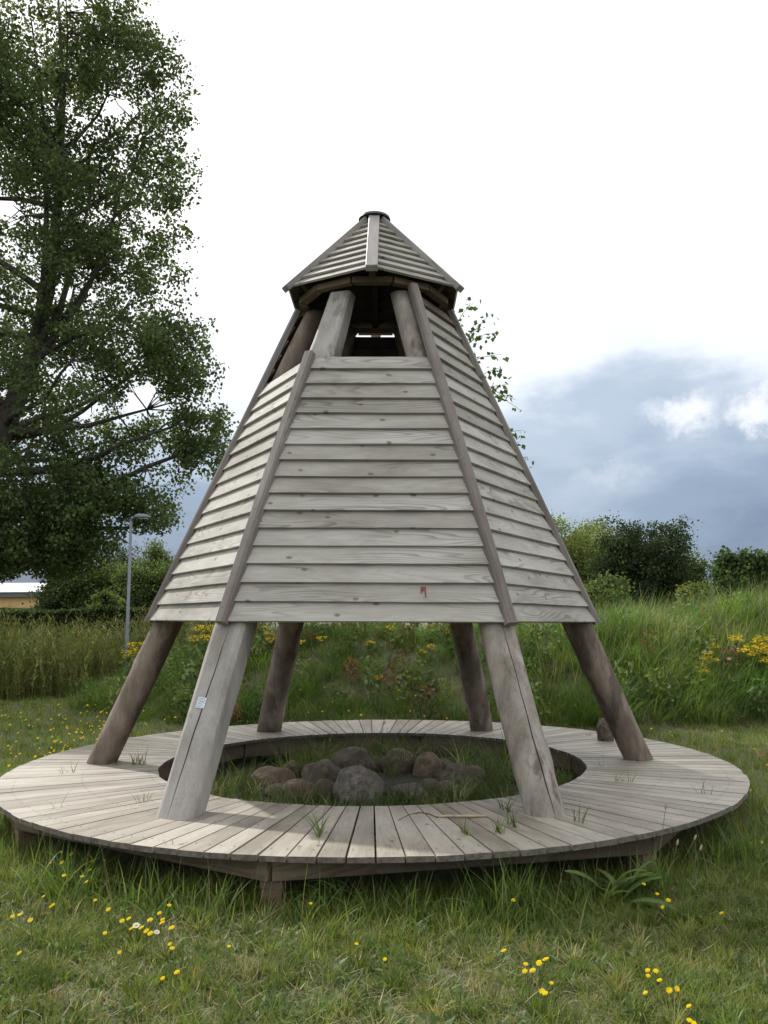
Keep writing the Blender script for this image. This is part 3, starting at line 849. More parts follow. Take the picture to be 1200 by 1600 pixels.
def blades(P0, Ln, lean, az, curl, width, col, segs=3, r=rng):
    """N curved tapering strips. P0 (N,3) roots; lean = starting tilt, curl = extra tilt at the tip"""
    N = len(P0)
    ts = np.linspace(0, 1, segs+1)
    pos = np.zeros((N, segs+1, 3)); pos[:, 0] = P0
    d2 = np.stack([np.cos(az), np.sin(az)], 1)
    for k in range(1, segs+1):
        ang = lean + curl*((k-0.5)/segs)
        st = (Ln/segs)[:, None]
        pos[:, k, :2] = pos[:, k-1, :2] + d2*(np.sin(ang)[:, None])*st
        pos[:, k, 2] = pos[:, k-1, 2] + np.cos(ang)*st[:, 0]
    tw = az + PI/2 + r.normal(0, 0.5, N)
    side = np.stack([np.cos(tw), np.sin(tw), np.zeros(N)], 1)
    V = np.zeros((N, 2*segs+1, 3))
    prof = np.interp(ts, [0, 0.35, 1], [0.75, 1.0, 0.0])
    for k in range(segs):
        w = side*(width*prof[k]/2)[:, None]
        V[:, 2*k] = pos[:, k] - w; V[:, 2*k+1] = pos[:, k] + w
    V[:, 2*segs] = pos[:, segs]
    nv = 2*segs+1
    tri = []
    for k in range(segs-1):
        a = 2*k; tri += [(a, a+1, a+3), (a, a+3, a+2)]
    a = 2*(segs-1); tri.append((a, a+1, a+2))
    T = (np.arange(N)*nv)[:, None, None] + np.array(tri)[None]
    C = np.repeat(col[:, None, :], nv, 1)
    return V.reshape(-1, 3), T.reshape(-1, 3), C.reshape(-1, 3)

class Pile:
    def __init__(self): self.V, self.T, self.C, self.n = [], [], [], 0
    def add(self, V, T, C):
        self.V.append(V); self.T.append(T + self.n); self.C.append(C); self.n += len(V)
    def mesh(self, name): return np_mesh(name, np.concatenate(self.V), np.concatenate(self.T), np.concatenate(self.C))

def wave2(x, y, s=1.0, o=0.0):
    return (np.sin(1.7*s*x + 1.1*s*y + o) + np.sin(2.9*s*x - 2.3*s*y + 1.3 + o) + np.sin(-1.3*s*x + 3.7*s*y + 2.1*o) + np.sin(5.3*s*x + 4.1*s*y + o*0.7))/4

def deck_r(x, y): return np.hypot(x-CX, y-CY)

GREEN = [(0.128, 0.178, 0.032), (0.175, 0.220, 0.045), (0.230, 0.252, 0.064), (0.078, 0.125, 0.028)]
STRAW = [(0.36, 0.32, 0.17), (0.27, 0.23, 0.11), (0.20, 0.19, 0.08)]

def lawn():
    pile = Pile()
    # near lawn in front of the deck: fine short blades
    n = 112000
    y = 3.15 + rng.random(n)**0.9*2.4; x = (rng.random(n)*2-1)*(0.52*y+0.35)
    keep = (deck_r(x, y) > R_OUT-0.35)
    x, y = x[keep], y[keep]
    patch = wave2(x, y, 1.3)
    dens = np.clip(0.66 + 0.5*patch + 0.2*wave2(x, y, 5.0, 3), 0.15, 1)
    k2 = rng.random(len(x)) < dens
    x, y, patch = x[k2], y[k2], patch[k2]
    n = len(x)
    edge = np.clip((R_OUT+0.42-deck_r(x, y))/0.5, 0, 1)
    dry = np.clip(0.24 - 0.5*patch + 0.25*wave2(x, y, 4.0, 2), 0.02, 0.75)*(1-0.8*edge)
    isd = rng.random(n) < dry
    col = np.where(isd[:, None], palette(n, STRAW, [1, 2, 2]), palette(n, GREEN, [3, 3, 2, 2]))
    Ln = rng.uniform(0.035, 0.085, n)*(1+0.25*patch) + edge*rng.random(n)*0.10
    lean = np.abs(rng.normal(0.45, 0.35, n)) + isd*rng.uniform(0.2, 0.9, n)
    pile.add(*blades(np.stack([x, y, height(x, y)-0.004], 1), Ln, lean, rng.uniform(0, 2*PI, n), rng.uniform(0.2, 1.3, n), rng.uniform(0.0028, 0.0060, n), col, 3))
    # tussocks
    for lo, hi, nc, per, s0 in ((3.15, 5.4, 1100, 34, 1.0), (5.0, 15.5, 1500, 26, 1.5)):
        ty = rng.uniform(lo, hi, nc); tx = (rng.random(nc)*2-1)*(0.52*ty+0.3)
        k = (deck_r(tx, ty) > R_OUT+0.05) & (height(tx, ty) < 0.35); tx, ty = tx[k], ty[k]; nc = len(tx)
        idx = np.repeat(np.arange(nc), per); N = len(idx)
        a_ = rng.uniform(0, 2*PI, N); ro_ = rng.random(N)*0.035*s0
        x_, y_ = tx[idx] + ro_*np.cos(a_), ty[idx] + ro_*np.sin(a_)
        tl = rng.uniform(0.06, 0.15, nc)*(0.8+0.2*s0)
        tc_ = palette(nc, [(0.10, 0.152, 0.032), (0.148, 0.195, 0.042), (0.20, 0.232, 0.062), (0.27, 0.26, 0.12)], [3, 4, 2, 1.4])
        pile.add(*blades(np.stack([x_, y_, height(x_, y_)-0.004], 1), tl[idx]*rng.uniform(0.5, 1.1, N), rng.uniform(0.05, 0.6, N), a_ + rng.normal(0, 0.5, N), rng.uniform(0.3, 1.3, N), rng.uniform(0.0028, 0.006, N)*s0, np.clip(tc_[idx]*(1+rng.normal(0, .12, (N, 1))), 0.01, 1), 3))
    # lying straw and clippings
    n = 9000
    y = 3.15 + rng.random(n)*1.9; x = (rng.random(n)*2-1)*(0.52*y+0.3)
    k = (deck_r(x, y) > R_OUT+0.2) & (rng.random(n) < np.clip(0.35-0.6*wave2(x, y, 1.3), 0.06, 1)); x, y = x[k], y[k]; n = len(x)
    pile.add(*blades(np.stack([x, y, height(x, y)+rng.uniform(0.01, 0.05, n)], 1), rng.uniform(0.04, 0.13, n), rng.normal(1.45, 0.25, n), rng.uniform(0, 2*PI, n), rng.normal(0, 0.4, n), rng.uniform(0.002, 0.004, n), palette(n, [(0.42, 0.37, 0.22), (0.33, 0.28, 0.15), (0.25, 0.21, 0.11)], [1, 2, 1]), 3))
    # small broad weed leaves lying in the lawn
    n = 8000
    y = 3.2 + rng.random(n)*2.0; x = (rng.random(n)*2-1)*(0.52*y+0.3)
    k = (deck_r(x, y) > R_OUT-0.1) & (wave2(x, y, 2.6, 5) > -0.05); x, y = x[k], y[k]; n = len(x)
    pile.add(*blades(np.stack([x, y, height(x, y)+rng.uniform(0.0, 0.03, n)], 1), rng.uniform(0.025, 0.06, n), rng.uniform(0.5, 1.2, n), rng.uniform(0, 2*PI, n), rng.uniform(0.1, 0.7, n), rng.uniform(0.009, 0.022, n), palette(n, [(0.07, 0.125, 0.03), (0.10, 0.16, 0.05), (0.13, 0.18, 0.07)], [3, 2, 1]), 3))
    # lawn to both sides and behind, coarser with distance
    n = 120000
    y = 4.4 + rng.random(n)**0.75*13.5; x = (rng.random(n)*2-1)*(0.50*y+0.8)
    r_ = deck_r(x, y); k = (r_ > R_OUT-0.25) & (height(x, y) < 0.35) & ~((y < 5.3) & (np.abs(x) < 2.2)) & (rng.random(n) < np.clip(9.0/y, 0.35, 1))
    x, y = x[k], y[k]; n = len(x); patch = wave2(x, y, 0.8, 3)
    isd = rng.random(n) < np.clip(0.16 - 0.2*patch, 0.02, 0.4)
    col = np.where(isd[:, None], palette(n, STRAW, [1, 2, 2]), palette(n, [(0.125, 0.19, 0.030), (0.165, 0.23, 0.040), (0.20, 0.25, 0.055)], [3, 3, 2]))
    edge = np.clip((R_OUT+0.45-deck_r(x, y))/0.5, 0, 1)
    pile.add(*blades(np.stack([x, y, height(x, y)-0.004], 1), rng.uniform(0.05, 0.13, n)*(1+0.3*patch) + edge*rng.random(n)*0.15, np.abs(rng.normal(0.4, 0.3, n)), rng.uniform(0, 2*PI, n), rng.uniform(0.2, 1.2, n), rng.uniform(0.004, 0.009, n)*(0.7+y/16), col, 2))
    o = link('lawn_grass', pile.mesh('lawn_grass'), M['blade'])
    tag(o, 'mown green and straw-coloured grass around the deck', 'grass', kind='stuff')
lawn()

def rim_grass():
    """long unmown grass along and under the rim of the deck"""
    pile = Pile()
    n = 24000
    a = rng.uniform(-PI, PI, n)
    front = np.cos(a + PI/2)                     # 1 at the front of the ring
    rr = R_OUT + rng.normal(0.02, 0.17, n)
    clump = np.sin(a*9+1.2) + np.sin(a*23+0.4) + np.sin(a*41)
    k = (rng.random(n) < np.clip(0.42 + 0.25*clump, 0.08, 1)) & (rr > R_OUT-0.5)
    a, rr, clump = a[k], rr[k], clump[k]; n = len(a)
    x, y = CX + rr*np.cos(a), CY + rr*np.sin(a)
    inside = rr < R_OUT + 0.02
    Ln = np.where(inside, rng.uniform(0.12, 0.30, n), rng.uniform(0.10, 0.36, n))*np.clip(0.8+0.15*clump, 0.5, 1.3)
    back = (np.sin(a) > 0.3) | (np.abs(np.cos(a)) > 0.8)
    Ln = np.where(back, Ln*0.6, Ln)
    az = np.where(inside, a + rng.normal(0, 0.8, n), rng.uniform(0, 2*PI, n))
    col = palette(n, [(0.080, 0.145, 0.028), (0.11, 0.18, 0.036), (0.15, 0.215, 0.052), (0.24, 0.23, 0.11)], [3, 3, 2, 0.5])
    lean = np.abs(rng.normal(0.3, 0.22, n)) + np.where(inside, 0.35, 0)
    pile.add(*blades(np.stack([x, y, height(x, y)-0.005], 1), Ln, lean, az, rng.uniform(0.2, 1.5, n), rng.uniform(0.004, 0.0095, n), col, 5))
    # a few thin stalks with pale seed heads
    n = 260
    a = rng.uniform(-PI, 0.2, n); rr = R_OUT + rng.uniform(-0.05, 0.25, n); x, y = CX + rr*np.cos(a), CY + rr*np.sin(a)
    pile.add(*blades(np.stack([x, y, height(x, y)], 1), rng.uniform(0.22, 0.42, n), np.abs(rng.normal(0.15, 0.12, n)), rng.uniform(0, 2*PI, n), rng.uniform(0.1, 0.6, n), rng.uniform(0.002, 0.0035, n), palette(n, [(0.26, 0.24, 0.12), (0.15, 0.17, 0.07)], [1, 1]), 4))
    o = link('rim_grass', pile.mesh('rim_grass'), M['blade'])
    tag(o, 'long green grass growing along and under the rim of the deck', 'grass', kind='stuff')
rim_grass()

def pit_grass():
    pile = Pile()
    n = 620
    a = rng.uniform(0, 2*PI, n); rr = R_IN*1.03*np.sqrt(rng.random(n))
    x, y = CX + rr*np.cos(a), CY + rr*np.sin(a)
    sx = at(580, 1240, 7.85).x
    d = np.hypot((x-sx)/0.95, (y-7.8)/0.66)
    rim = np.hypot(x-CX, y-CY)
    k = ((d > 0.98) | (rng.random(n) < 0.07)) & (rim < R_IN*np.interp(np.arctan2(y-CY, -(x-CX)), [-1.6, -0.8, 0.8, 1.6], [1.0, 0.80, 0.80, 0.95])) & (rng.random(n) < np.clip(0.7 + 0.5*wave2(x, y, 3.0, 1), 0.2, 1)); x, y = x[k], y[k]; n = len(x)
    per = 34; idx = np.repeat(np.arange(n), per); N = len(idx)
    tl = rng.uniform(0.20, 0.50, n)*np.interp(y, [5.6, 6.6, 7.6, 8.4], [0.55, 0.6, 0.85, 1.1])
    tc_ = palette(n, [(0.085, 0.132, 0.036), (0.118, 0.168, 0.048), (0.165, 0.21, 0.072), (0.25, 0.26, 0.14)], [3, 3, 2, 1.2], rng, 0.25)
    a_ = rng.uniform(0, 2*PI, N); r_ = 0.07*np.sqrt(rng.random(N))
    bx, by = x[idx] + r_*np.cos(a_), y[idx] + r_*np.sin(a_)
    pile.add(*blades(np.stack([bx, by, height(bx, by)-0.005], 1), tl[idx]*rng.uniform(0.45, 1.15, N), rng.uniform(0.03, 0.5, N), a_ + rng.normal(0, 0.6, N), rng.uniform(0.4, 2.0, N), rng.uniform(0.004, 0.0095, N), np.clip(tc_[idx]*(1+rng.normal(0, .14, (N, 1))), 0.01, 1), 5))
    # short growth between
    n = 9000
    a = rng.uniform(0, 2*PI, n); rr = R_IN*1.05*np.sqrt(rng.random(n)); x, y = CX + rr*np.cos(a), CY + rr*np.sin(a)
    k = (np.hypot((x-sx)/0.95, (y-7.8)/0.66) > 1.0) & (np.hypot(x-CX, y-CY) < R_IN*0.85); x, y = x[k], y[k]; n = len(x)
    pile.add(*blades(np.stack([x, y, height(x, y)-0.005], 1), rng.uniform(0.06, 0.18, n), np.abs(rng.normal(0.4, 0.3, n)), rng.uniform(0, 2*PI, n), rng.uniform(0.3, 1.4, n), rng.uniform(0.004, 0.008, n), palette(n, [(0.08, 0.14, 0.03), (0.12, 0.18, 0.045), (0.16, 0.13, 0.07)], [3, 2, 1]), 3))
    o = link('pit_grass', pile.mesh('pit_grass'), M['blade'])
    tag(o, 'tufted grass growing round the stones inside the deck', 'grass', kind='stuff')
pit_grass()

def bank_grass():
    pile = Pile()
    def bare_at(x, y): return np.clip(np.exp(-((x-0.2)/1.0)**2-((y-12.7)/1.0)**2) + 0.8*np.exp(-((x-1.6)/0.9)**2-((y-12.4)/0.9)**2) + 0.5*np.exp(-((x+1.6)/0.7)**2-((y-12.9)/0.7)**2), 0, 1)
    def right_at(x): return sstep(1.8, 3.4, x)
    # undergrowth
    n = 76000
    x = rng.uniform(-6.0, 9.5, n); y = 10.2 + rng.random(n)*6.2
    hz = height(x, y); vis = (hz > 0.08) & (np.abs(x) < 0.52*y+0.8)
    x, y, hz = x[vis], y[vis], hz[vis]
    k = rng.random(len(x)) < np.clip(1 - 0.75*bare_at(x, y) + 0.3*wave2(x, y, 1.1, 4), 0.12, 1)
    x, y, hz = x[k], y[k], hz[k]; n = len(x); bare = bare_at(x, y)
    isd = rng.random(n) < np.clip(0.14 + 0.7*bare + 0.12*wave2(x, y, 2.1, 1), 0.03, 0.85)
    col = np.where(isd[:, None], palette(n, [(0.27, 0.22, 0.12), (0.18, 0.13, 0.075), (0.34, 0.29, 0.17)], [2, 2, 1]), palette(n, [(0.10, 0.165, 0.03), (0.13, 0.20, 0.038), (0.075, 0.13, 0.033)], [3, 3, 2]))
    pile.add(*blades(np.stack([x, y, hz-0.01], 1), rng.uniform(0.10, 0.32, n), np.abs(rng.normal(0.35, 0.3, n)), rng.uniform(0, 2*PI, n), rng.uniform(0.3, 1.6, n), rng.uniform(0.005, 0.010, n), col, 2))
    # tussocks of different heights, greens and lean
    nc = 2300
    tx = rng.uniform(-6.0, 9.0, nc); ty = 10.4 + rng.random(nc)*5.6; th = height(tx, ty)
    k = (th > 0.10) & (np.abs(tx) < 0.52*ty+0.8) & (rng.random(nc) < 1.0-0.8*bare_at(tx, ty)); tx, ty = tx[k], ty[k]; nc = len(tx)
    per = 40
    idx = np.repeat(np.arange(nc), per); N = len(idx)
    rt = right_at(tx)
    big = wave2(tx, ty, 0.9, 2)
    tl = rng.uniform(0.22, 0.50, nc)*(1+0.25*big) + rt*rng.uniform(0.16, 0.55, nc)
    tcol = palette(nc, [(0.080, 0.15, 0.030), (0.115, 0.195, 0.036), (0.16, 0.235, 0.048), (0.22, 0.25, 0.08), (0.060, 0.118, 0.036)], [3, 4, 3, 1.0, 2.5])
    wind = rng.normal(0.0, 0.9, nc); wl = rng.uniform(0.0, 0.55, nc)*(0.4+0.6*rt)
    a_ = rng.uniform(0, 2*PI, N); r_ = 0.11*np.sqrt(rng.random(N))
    x, y = tx[idx] + r_*np.cos(a_), ty[idx] + r_*np.sin(a_)
    vx = np.cos(a_)*0.35 + np.cos(wind[idx])*wl[idx]*1.3 + rng.normal(0, .16, N); vy = np.sin(a_)*0.35 + np.sin(wind[idx])*wl[idx]*1.3 + rng.normal(0, .16, N)
    pile.add(*blades(np.stack([x, y, height(x, y)-0.01], 1), tl[idx]*rng.uniform(0.5, 1.15, N), np.hypot(vx, vy)*0.8, np.arctan2(vy, vx), rng.uniform(0.3, 1.6, N), rng.uniform(0.005, 0.011, N), np.clip(tcol[idx]*(1+rng.normal(0, .13, (N, 1))), 0.01, 1), 4))
    # broad-leaved weeds in clumps, some flowering stems among them
    nw = 620
    wx = rng.uniform(-4.8, 8.0, nw); wy = 10.7 + rng.random(nw)*4.2; hz = height(wx, wy)
    k = (hz > 0.08) & (np.abs(wx) < 0.52*wy+0.8) & (wave2(wx, wy, 0.9, 8) > -0.15); wx, wy, hz = wx[k], wy[k], hz[k]; nw = len(wx)
    WH = rng.uniform(0.2, 0.62, nw); per = 40
    idx = np.repeat(np.arange(nw), per); N = len(idx)
    t = rng.random(N)**0.8; sp = (0.05 + 0.16*WH[idx])*np.sqrt(rng.random(N)); a_ = rng.uniform(0, 2*PI, N)
    C0 = np.stack([wx[idx] + sp*np.cos(a_), wy[idx] + sp*np.sin(a_), hz[idx] + t*WH[idx]], 1)
    wcol = palette(nw, [(0.085, 0.145, 0.036), (0.125, 0.19, 0.05), (0.165, 0.21, 0.065), (0.20, 0.24, 0.11), (0.19, 0.11, 0.06)], [4, 3, 2, 1.3, 0.9])
    pile.add(*leaves(C0, 0.085, rng, 0.05, np.clip(wcol[idx]*(1+rng.normal(0, .14, (N, 1))), 0.01, 1), aspect=0.5))
    # dead brown stalks and pale seeding stems
    for n, x0, cols_, h0, h1_, w0 in ((420, -4.6, [(0.17, 0.10, 0.055), (0.24, 0.17, 0.10)], 0.4, 0.8, 0.007), (2000, 2.2, [(0.27, 0.27, 0.11), (0.22, 0.24, 0.08), (0.38, 0.33, 0.19)], 0.5, 0.95, 0.006)):
        x = rng.uniform(x0, 8.8, n); y = rng.uniform(11.2, 15.6, n); hz = height(x, y); k = (hz > 0.35) & (wave2(x, y, 1.2, 6) > -0.25); x, y, hz = x[k], y[k], hz[k]; n = len(x)
        pile.add(*blades(np.stack([x, y, hz], 1), rng.uniform(h0, h1_, n), np.abs(rng.normal(0.15, 0.14, n)), rng.normal(0.2, 1.3, n), rng.uniform(0.1, 1.1, n), rng.uniform(w0*0.6, w0*1.3, n), palette(n, cols_, [1]*len(cols_)), 4))
    o = link('bank_grass', pile.mesh('bank_grass'), M['blade'])
    tag(o, 'tall wild grass and weeds covering the bank behind the deck', 'grass', kind='stuff')

def weed_stand():
    """a dense stand of tall slender plants at the left"""
    pile = Pile()
    n = 6000
    y = rng.uniform(14.9, 20.5, n); x = rng.uniform(-12, -3.4, n)
    front = 16.4 + 1.2*sstep(-6.5, -4.0, x)*2.0 + 0.3*np.sin(1.7*x)
    loose = np.clip((y-(front-1.3))/1.3, 0, 1)
    k = (rng.random(n) < loose**2) & (x > -0.55*y-0.5); x, y, loose = x[k], y[k], loose[k]; n = len(x)
    H = (1.30 + 0.22*np.sin(1.9*x+1)*np.sin(1.3*y) + 0.16*wave2(x, y, 2.2, 1) + rng.uniform(-0.45, 0.34, n))*np.interp(x, [-12, -6, -4.4, -3.4], [1.05, 1.0, 0.85, 0.5])*(0.35+0.65*loose)
    hz = height(x, y)
    col = palette(n, [(0.22, 0.235, 0.075), (0.27, 0.27, 0.105), (0.17, 0.205, 0.065)], [3, 2, 2])
    lean = np.abs(rng.normal(0.13, 0.10, n)); az = rng.uniform(0, 2*PI, n); curl = rng.uniform(0, 0.5, n)
    col = col*(1 + 0.28*wave2(x*1.3, y, 1.0, 2)[:, None])
    pile.add(*blades(np.stack([x, y, hz], 1), H, lean, az, curl, rng.uniform(0.008, 0.014, n), col*0.9, 4))
    # narrow leaves up each stem
    per = 20
    t = rng.uniform(0.12, 1.0, (n, per))
    ang = lean[:, None] + curl[:, None]*t*0.5
    px_ = x[:, None] + np.cos(az)[:, None]*np.sin(ang)*t*H[:, None]
    py_ = y[:, None] + np.sin(az)[:, None]*np.sin(ang)*t*H[:, None]
    pz_ = hz[:, None] + np.cos(ang)*t*H[:, None]
    N = n*per
    lcol = np.repeat(col, per, 0)*(1+rng.normal(0, 0.15, (N, 1)))
    pile.add(*blades(np.stack([px_.ravel(), py_.ravel(), pz_.ravel()], 1), rng.uniform(0.07, 0.17, N), rng.uniform(0.35, 1.4, N), rng.uniform(0, 2*PI, N), rng.uniform(0, 0.8, N), rng.uniform(0.012, 0.028, N), np.clip(lcol, 0.01, 1), 2))
    o = link('weed_stand', pile.mesh('weed_stand'), M['blade'])
    tag(o, 'dense stand of tall olive-green slender weeds at the left behind the lawn', 'weeds', kind='stuff')
weed_stand()

# ------------------------------------------------------------------ trees
def leaves(C, size, r, droop=0.3, col=None, aspect=0.75):
    """folded kite-shaped leaves at centres C"""
    N = len(C)
    d = r.normal(size=(N, 3)); d[:, 2] -= droop*2; d /= np.linalg.norm(d, axis=1)[:, None]
    s = np.cross(d, r.normal(size=(N, 3))); s /= np.linalg.norm(s, axis=1)[:, None]
    n = np.cross(d, s)
    sz = size*r.uniform(0.65, 1.3, N)[:, None]
    fold = r.uniform(0.05, 0.3, N)[:, None]
    V = np.stack([C, C + d*sz*0.42 + s*sz*aspect*0.5 + n*sz*fold*0.5, C + d*sz, C + d*sz*0.42 - s*sz*aspect*0.5 + n*sz*fold*0.5], 1)
    T = (np.arange(N)*4)[:, None, None] + np.array([(0, 1, 2), (0, 2, 3)])[None]
    Cc = np.repeat(col[:, None, :], 4, 1)
    return V.reshape(-1, 3), T.reshape(-1, 3), Cc.reshape(-1, 3)

def tree(name, label, base, lobes, nclump, per, lsize, cols, weights, trunk_r=0.2, seed=1, group=None, clump_s=0.35, limbs=8, droop=0.3, cat='tree', bark='bark', trunk_top=None, shell=0.55, lean=(0, 0), flat=0.75):
    """lobes: (dx, dy, z, rx, ry, rz) ellipsoids the crown fills, relative to base"""
    r = np.random.default_rng(seed); rd = random.Random(seed)
    base = Vector(base)
    root = empty(name, base)
    tag(root, label, cat, group)
    lob = np.array(lobes, dtype=float)
    vol = lob[:, 3]*lob[:, 4]*lob[:, 5]
    li = r.choice(len(lob), nclump, p=vol/vol.sum())
    d = r.normal(size=(nclump, 3)); d /= np.linalg.norm(d, axis=1)[:, None]
    rad = (shell + (1-shell)*r.random(nclump))[:, None]*np.where(r.random(nclump) < 0.22, r.random(nclump), 1.0)[:, None]
    rad *= (1 + 0.12*np.sin(7*d[:, 0]+li)*np.sin(6*d[:, 2]+2*li))[:, None]
    cc = lob[li, :3] + d*rad*lob[li, 3:6]
    cc = cc[cc[:, 2] > 0.15]
    m = len(cc)
    cs = clump_s*r.uniform(0.6, 1.35, m)
    cnt = np.maximum(4, (per*(cs/clump_s)**2).astype(int))
    idx = np.repeat(np.arange(m), cnt)
    off = r.normal(size=(len(idx), 3)); off *= (np.abs(r.normal(0.62, 0.28, len(idx)))/np.linalg.norm(off, axis=1))[:, None]
    off[:, 2] *= flat
    LC = cc[idx] + off*cs[idx][:, None]
    tone = 1 + r.normal(0, 0.16, m)
    col = palette(len(idx), cols, weights, r, 0.15)*tone[idx][:, None]
    V, T, Cc = leaves(LC, lsize, r, droop, np.clip(col, 0.004, 1))
    link('crown', np_mesh('crown', V, T, Cc), M['leaf'], root)
    # trunk and limbs
    ztop = trunk_top or float(lob[:, 2].max())
    bm = bmesh.new()
    nseg = 9
    tp = [Vector((lean[0]*(k/nseg) + 0.05*trunk_r*10*math.sin(1.7*k+seed)*min(1, k/2)*0.4, lean[1]*(k/nseg) + 0.02*math.cos(2.1*k+seed)*k*trunk_r, ztop*k/nseg - (0.15 if k == 0 else 0))) for k in range(nseg+1)]
    tr = [trunk_r*(1.25 if k == 0 else 1)*(1-0.88*k/nseg) for k in range(nseg+1)]
    add_tube(bm, tp, tr, 10)
    link('trunk', bm_mesh('trunk', bm), M[bark], root)
    bm = bmesh.new()
    order = r.permutation(m)[:limbs]
    for q in order:
        e = Vector(cc[q])
        hz = max(0.2*ztop, min(ztop*0.92, e.z*0.72 - 0.25*math.hypot(e.x, e.y)))
        f = hz/ztop*nseg; k = min(nseg-1, int(f)); s = tp[k].lerp(tp[k+1], f-k)
        r0 = max(0.012, trunk_r*0.42*(1-hz/ztop*0.7))
        mid1 = s.lerp(e, 0.35) + Vector((0, 0, 0.06*(e-s).length)) + Vector([rd.uniform(-0.08, 0.08)*(e-s).length for _ in range(3)])
        mid2 = s.lerp(e, 0.7) + Vector((0, 0, 0.05*(e-s).length)) + Vector([rd.uniform(-0.06, 0.06)*(e-s).length for _ in range(3)])
        add_tube(bm, [s, mid1, mid2, e], [r0, r0*0.7, r0*0.42, r0*0.15], 6, caps=False)
    link('limbs', bm_mesh('limbs', bm), M[bark], root)
    return root

# the big poplar at the left, its outline narrowing upwards, one long bough reaching right
def poplar():
    Y = 22.0
    K = Y/16.0
    prof = [(-260, 190), (-140, 215), (-60, 240), (0, 232), (60, 240), (130, 278), (200, 255), (300, 280), (400, 268), (450, 258), (520, 305), (600, 335), (660, 352), (720, 330), (780, 262), (830, 190), (870, 140), (905, 70)]
    ax = -10.0
    bx = at(-95, 971, Y).x
    base = Vector((bx, Y, 0))
    root = empty('poplar_tree', base)
    tag(root, 'huge dark poplar with dense rustling leaves filling the left edge', 'tree')
    r = np.random.default_rng(11); rd = random.Random(11)
    def rad_at(z):
        py = 971 - (z-CAM_Z)*F_PX/Y*0.985          # close enough for the crown outline
        return np.interp(py, [p for p, _ in prof], [(e-ax)*Y/F_PX for _, e in prof])
    axx = at(ax, 971, Y).x - bx
    ns = 450
    n = ns*9
    z = np.repeat(r.uniform(2.6, 19.4, ns), 9)
    R = np.array([rad_at(q) for q in z])
    th = np.repeat(r.uniform(0, 2*PI, ns), 9)
    rr = R*np.sqrt(np.repeat(r.uniform(0.02, 0.93, ns), 9))
    cc = np.stack([axx + rr*np.cos(th), rr*np.sin(th)*0.62, z], 1)
    sub = r.normal(size=(n, 3)); sub *= (r.random(n)**0.5/np.linalg.norm(sub, axis=1))[:, None]
    cc = cc + sub*np.array([0.85, 0.8, 0.6])
    cc = cc[(cc[:, 2] > 2.75)]; n = len(cc); rr = np.hypot(cc[:, 0]-axx, cc[:, 1]/0.62); R = np.array([rad_at(q) for q in cc[:, 2]])
    # leave irregular holes so that sky shows through
    q3 = cc/K
    g = np.sin(2.0*q3[:, 0]+1.1*q3[:, 2]) + np.sin(2.3*q3[:, 2]-1.4*q3[:, 0]+1) + np.sin(2.3*q3[:, 1]+1.3*q3[:, 2])
    lowin = (cc[:, 2] < 5.6) & (cc[:, 0] < axx+3.0)
    keep = (g > -0.95) | (rr > R*0.8) | lowin
    # the underside lifts towards the right where the bough leaves a gap
    gap = (cc[:, 2] < 6.4) & (cc[:, 2] > 5.0) & (cc[:, 0] > axx+2.6) & (cc[:, 0] < axx+4.4)
    keep &= ~(gap & (r.random(n) < 0.75))
    keep &= cc[:, 2] < 19.6 - 1.1*np.clip(axx+0.4-cc[:, 0], 0, 9)
    cc = cc[keep]
    extra = []
    for _ in range(200):                          # low hanging mass at the far left
        extra.append((axx + r.uniform(-0.6, 2.3), r.uniform(-2, 2), r.uniform(3.1, 5.4)))
    for (x0, x1, y0, y1, q) in ((-60, 130, -40, 230, 130), (120, 215, 690, 800, 60), (270, 352, 640, 735, 70), (205, 268, 775, 825, 40), (225, 290, 100, 330, 60), (255, 320, 520, 620, 50)):
        for _ in range(q):                        # fuller at the top and along the long boughs
            p_ = at(r.uniform(x0, x1), r.uniform(y0, y1), Y); extra.append((p_.x-bx, r.uniform(-0.8, 0.8), p_.z))
    cc = np.concatenate([cc, np.array(extra)])
    m = len(cc)
    # every leaf spray is a little ball of leaves; sprays crowd together round larger boughs
    cs = r.uniform(0.16, 0.34, m)
    cnt = (r.uniform(36, 66, m)*(cs/0.26)).astype(int)
    idx = np.repeat(np.arange(m), cnt)
    off = r.normal(size=(len(idx), 3)); off *= (r.random(len(idx))**0.45/np.linalg.norm(off, axis=1))[:, None]; off[:, 2] *= 0.85
    LC = cc[idx] + off*(cs*1.5)[idx][:, None]
    tone = 1 + r.normal(0, 0.15, m)
    col = palette(len(idx), [(0.078, 0.112, 0.052), (0.098, 0.138, 0.058), (0.125, 0.172, 0.062)], [3, 3, 2], r, 0.17)*tone[idx][:, None]
    V, T, Cc = leaves(LC, 0.098, r, 0.35, np.clip(col, 0.004, 1), aspect=0.85)
    link('crown', np_mesh('crown', V, T, Cc), M['leaf'], root)
    bm = bmesh.new()
    trunk = [(0, 0, -0.2), (0.05, 0, 1.0), (0.35, 0.1, 2.8), (0.95, 0.05, 4.6), (1.45, 0, 6.0), (1.75, 0.1, 7.6), (1.9, 0.0, 9.6), (1.85, 0.1, 12), (1.7, 0, 14)]
    rads = [0.36, 0.30, 0.26, 0.22, 0.17, 0.12, 0.09, 0.06, 0.02]
    tv = [Vector((p[0]*K, p[1], p[2]*K)) for p in trunk]
    rads = [q*K for q in rads]
    add_tube(bm, tv, rads, 14)
    link('trunk', bm_mesh('trunk', bm), M['bark'], root)
    def on_trunk(zz):
        for k in range(len(tv)-1):
            if tv[k].z <= zz <= tv[k+1].z:
                return tv[k].lerp(tv[k+1], (zz-tv[k].z)/(tv[k+1].z-tv[k].z)), rads[k]
        return tv[-1], 0.03
    limb_pts = []
    bm = bmesh.new()
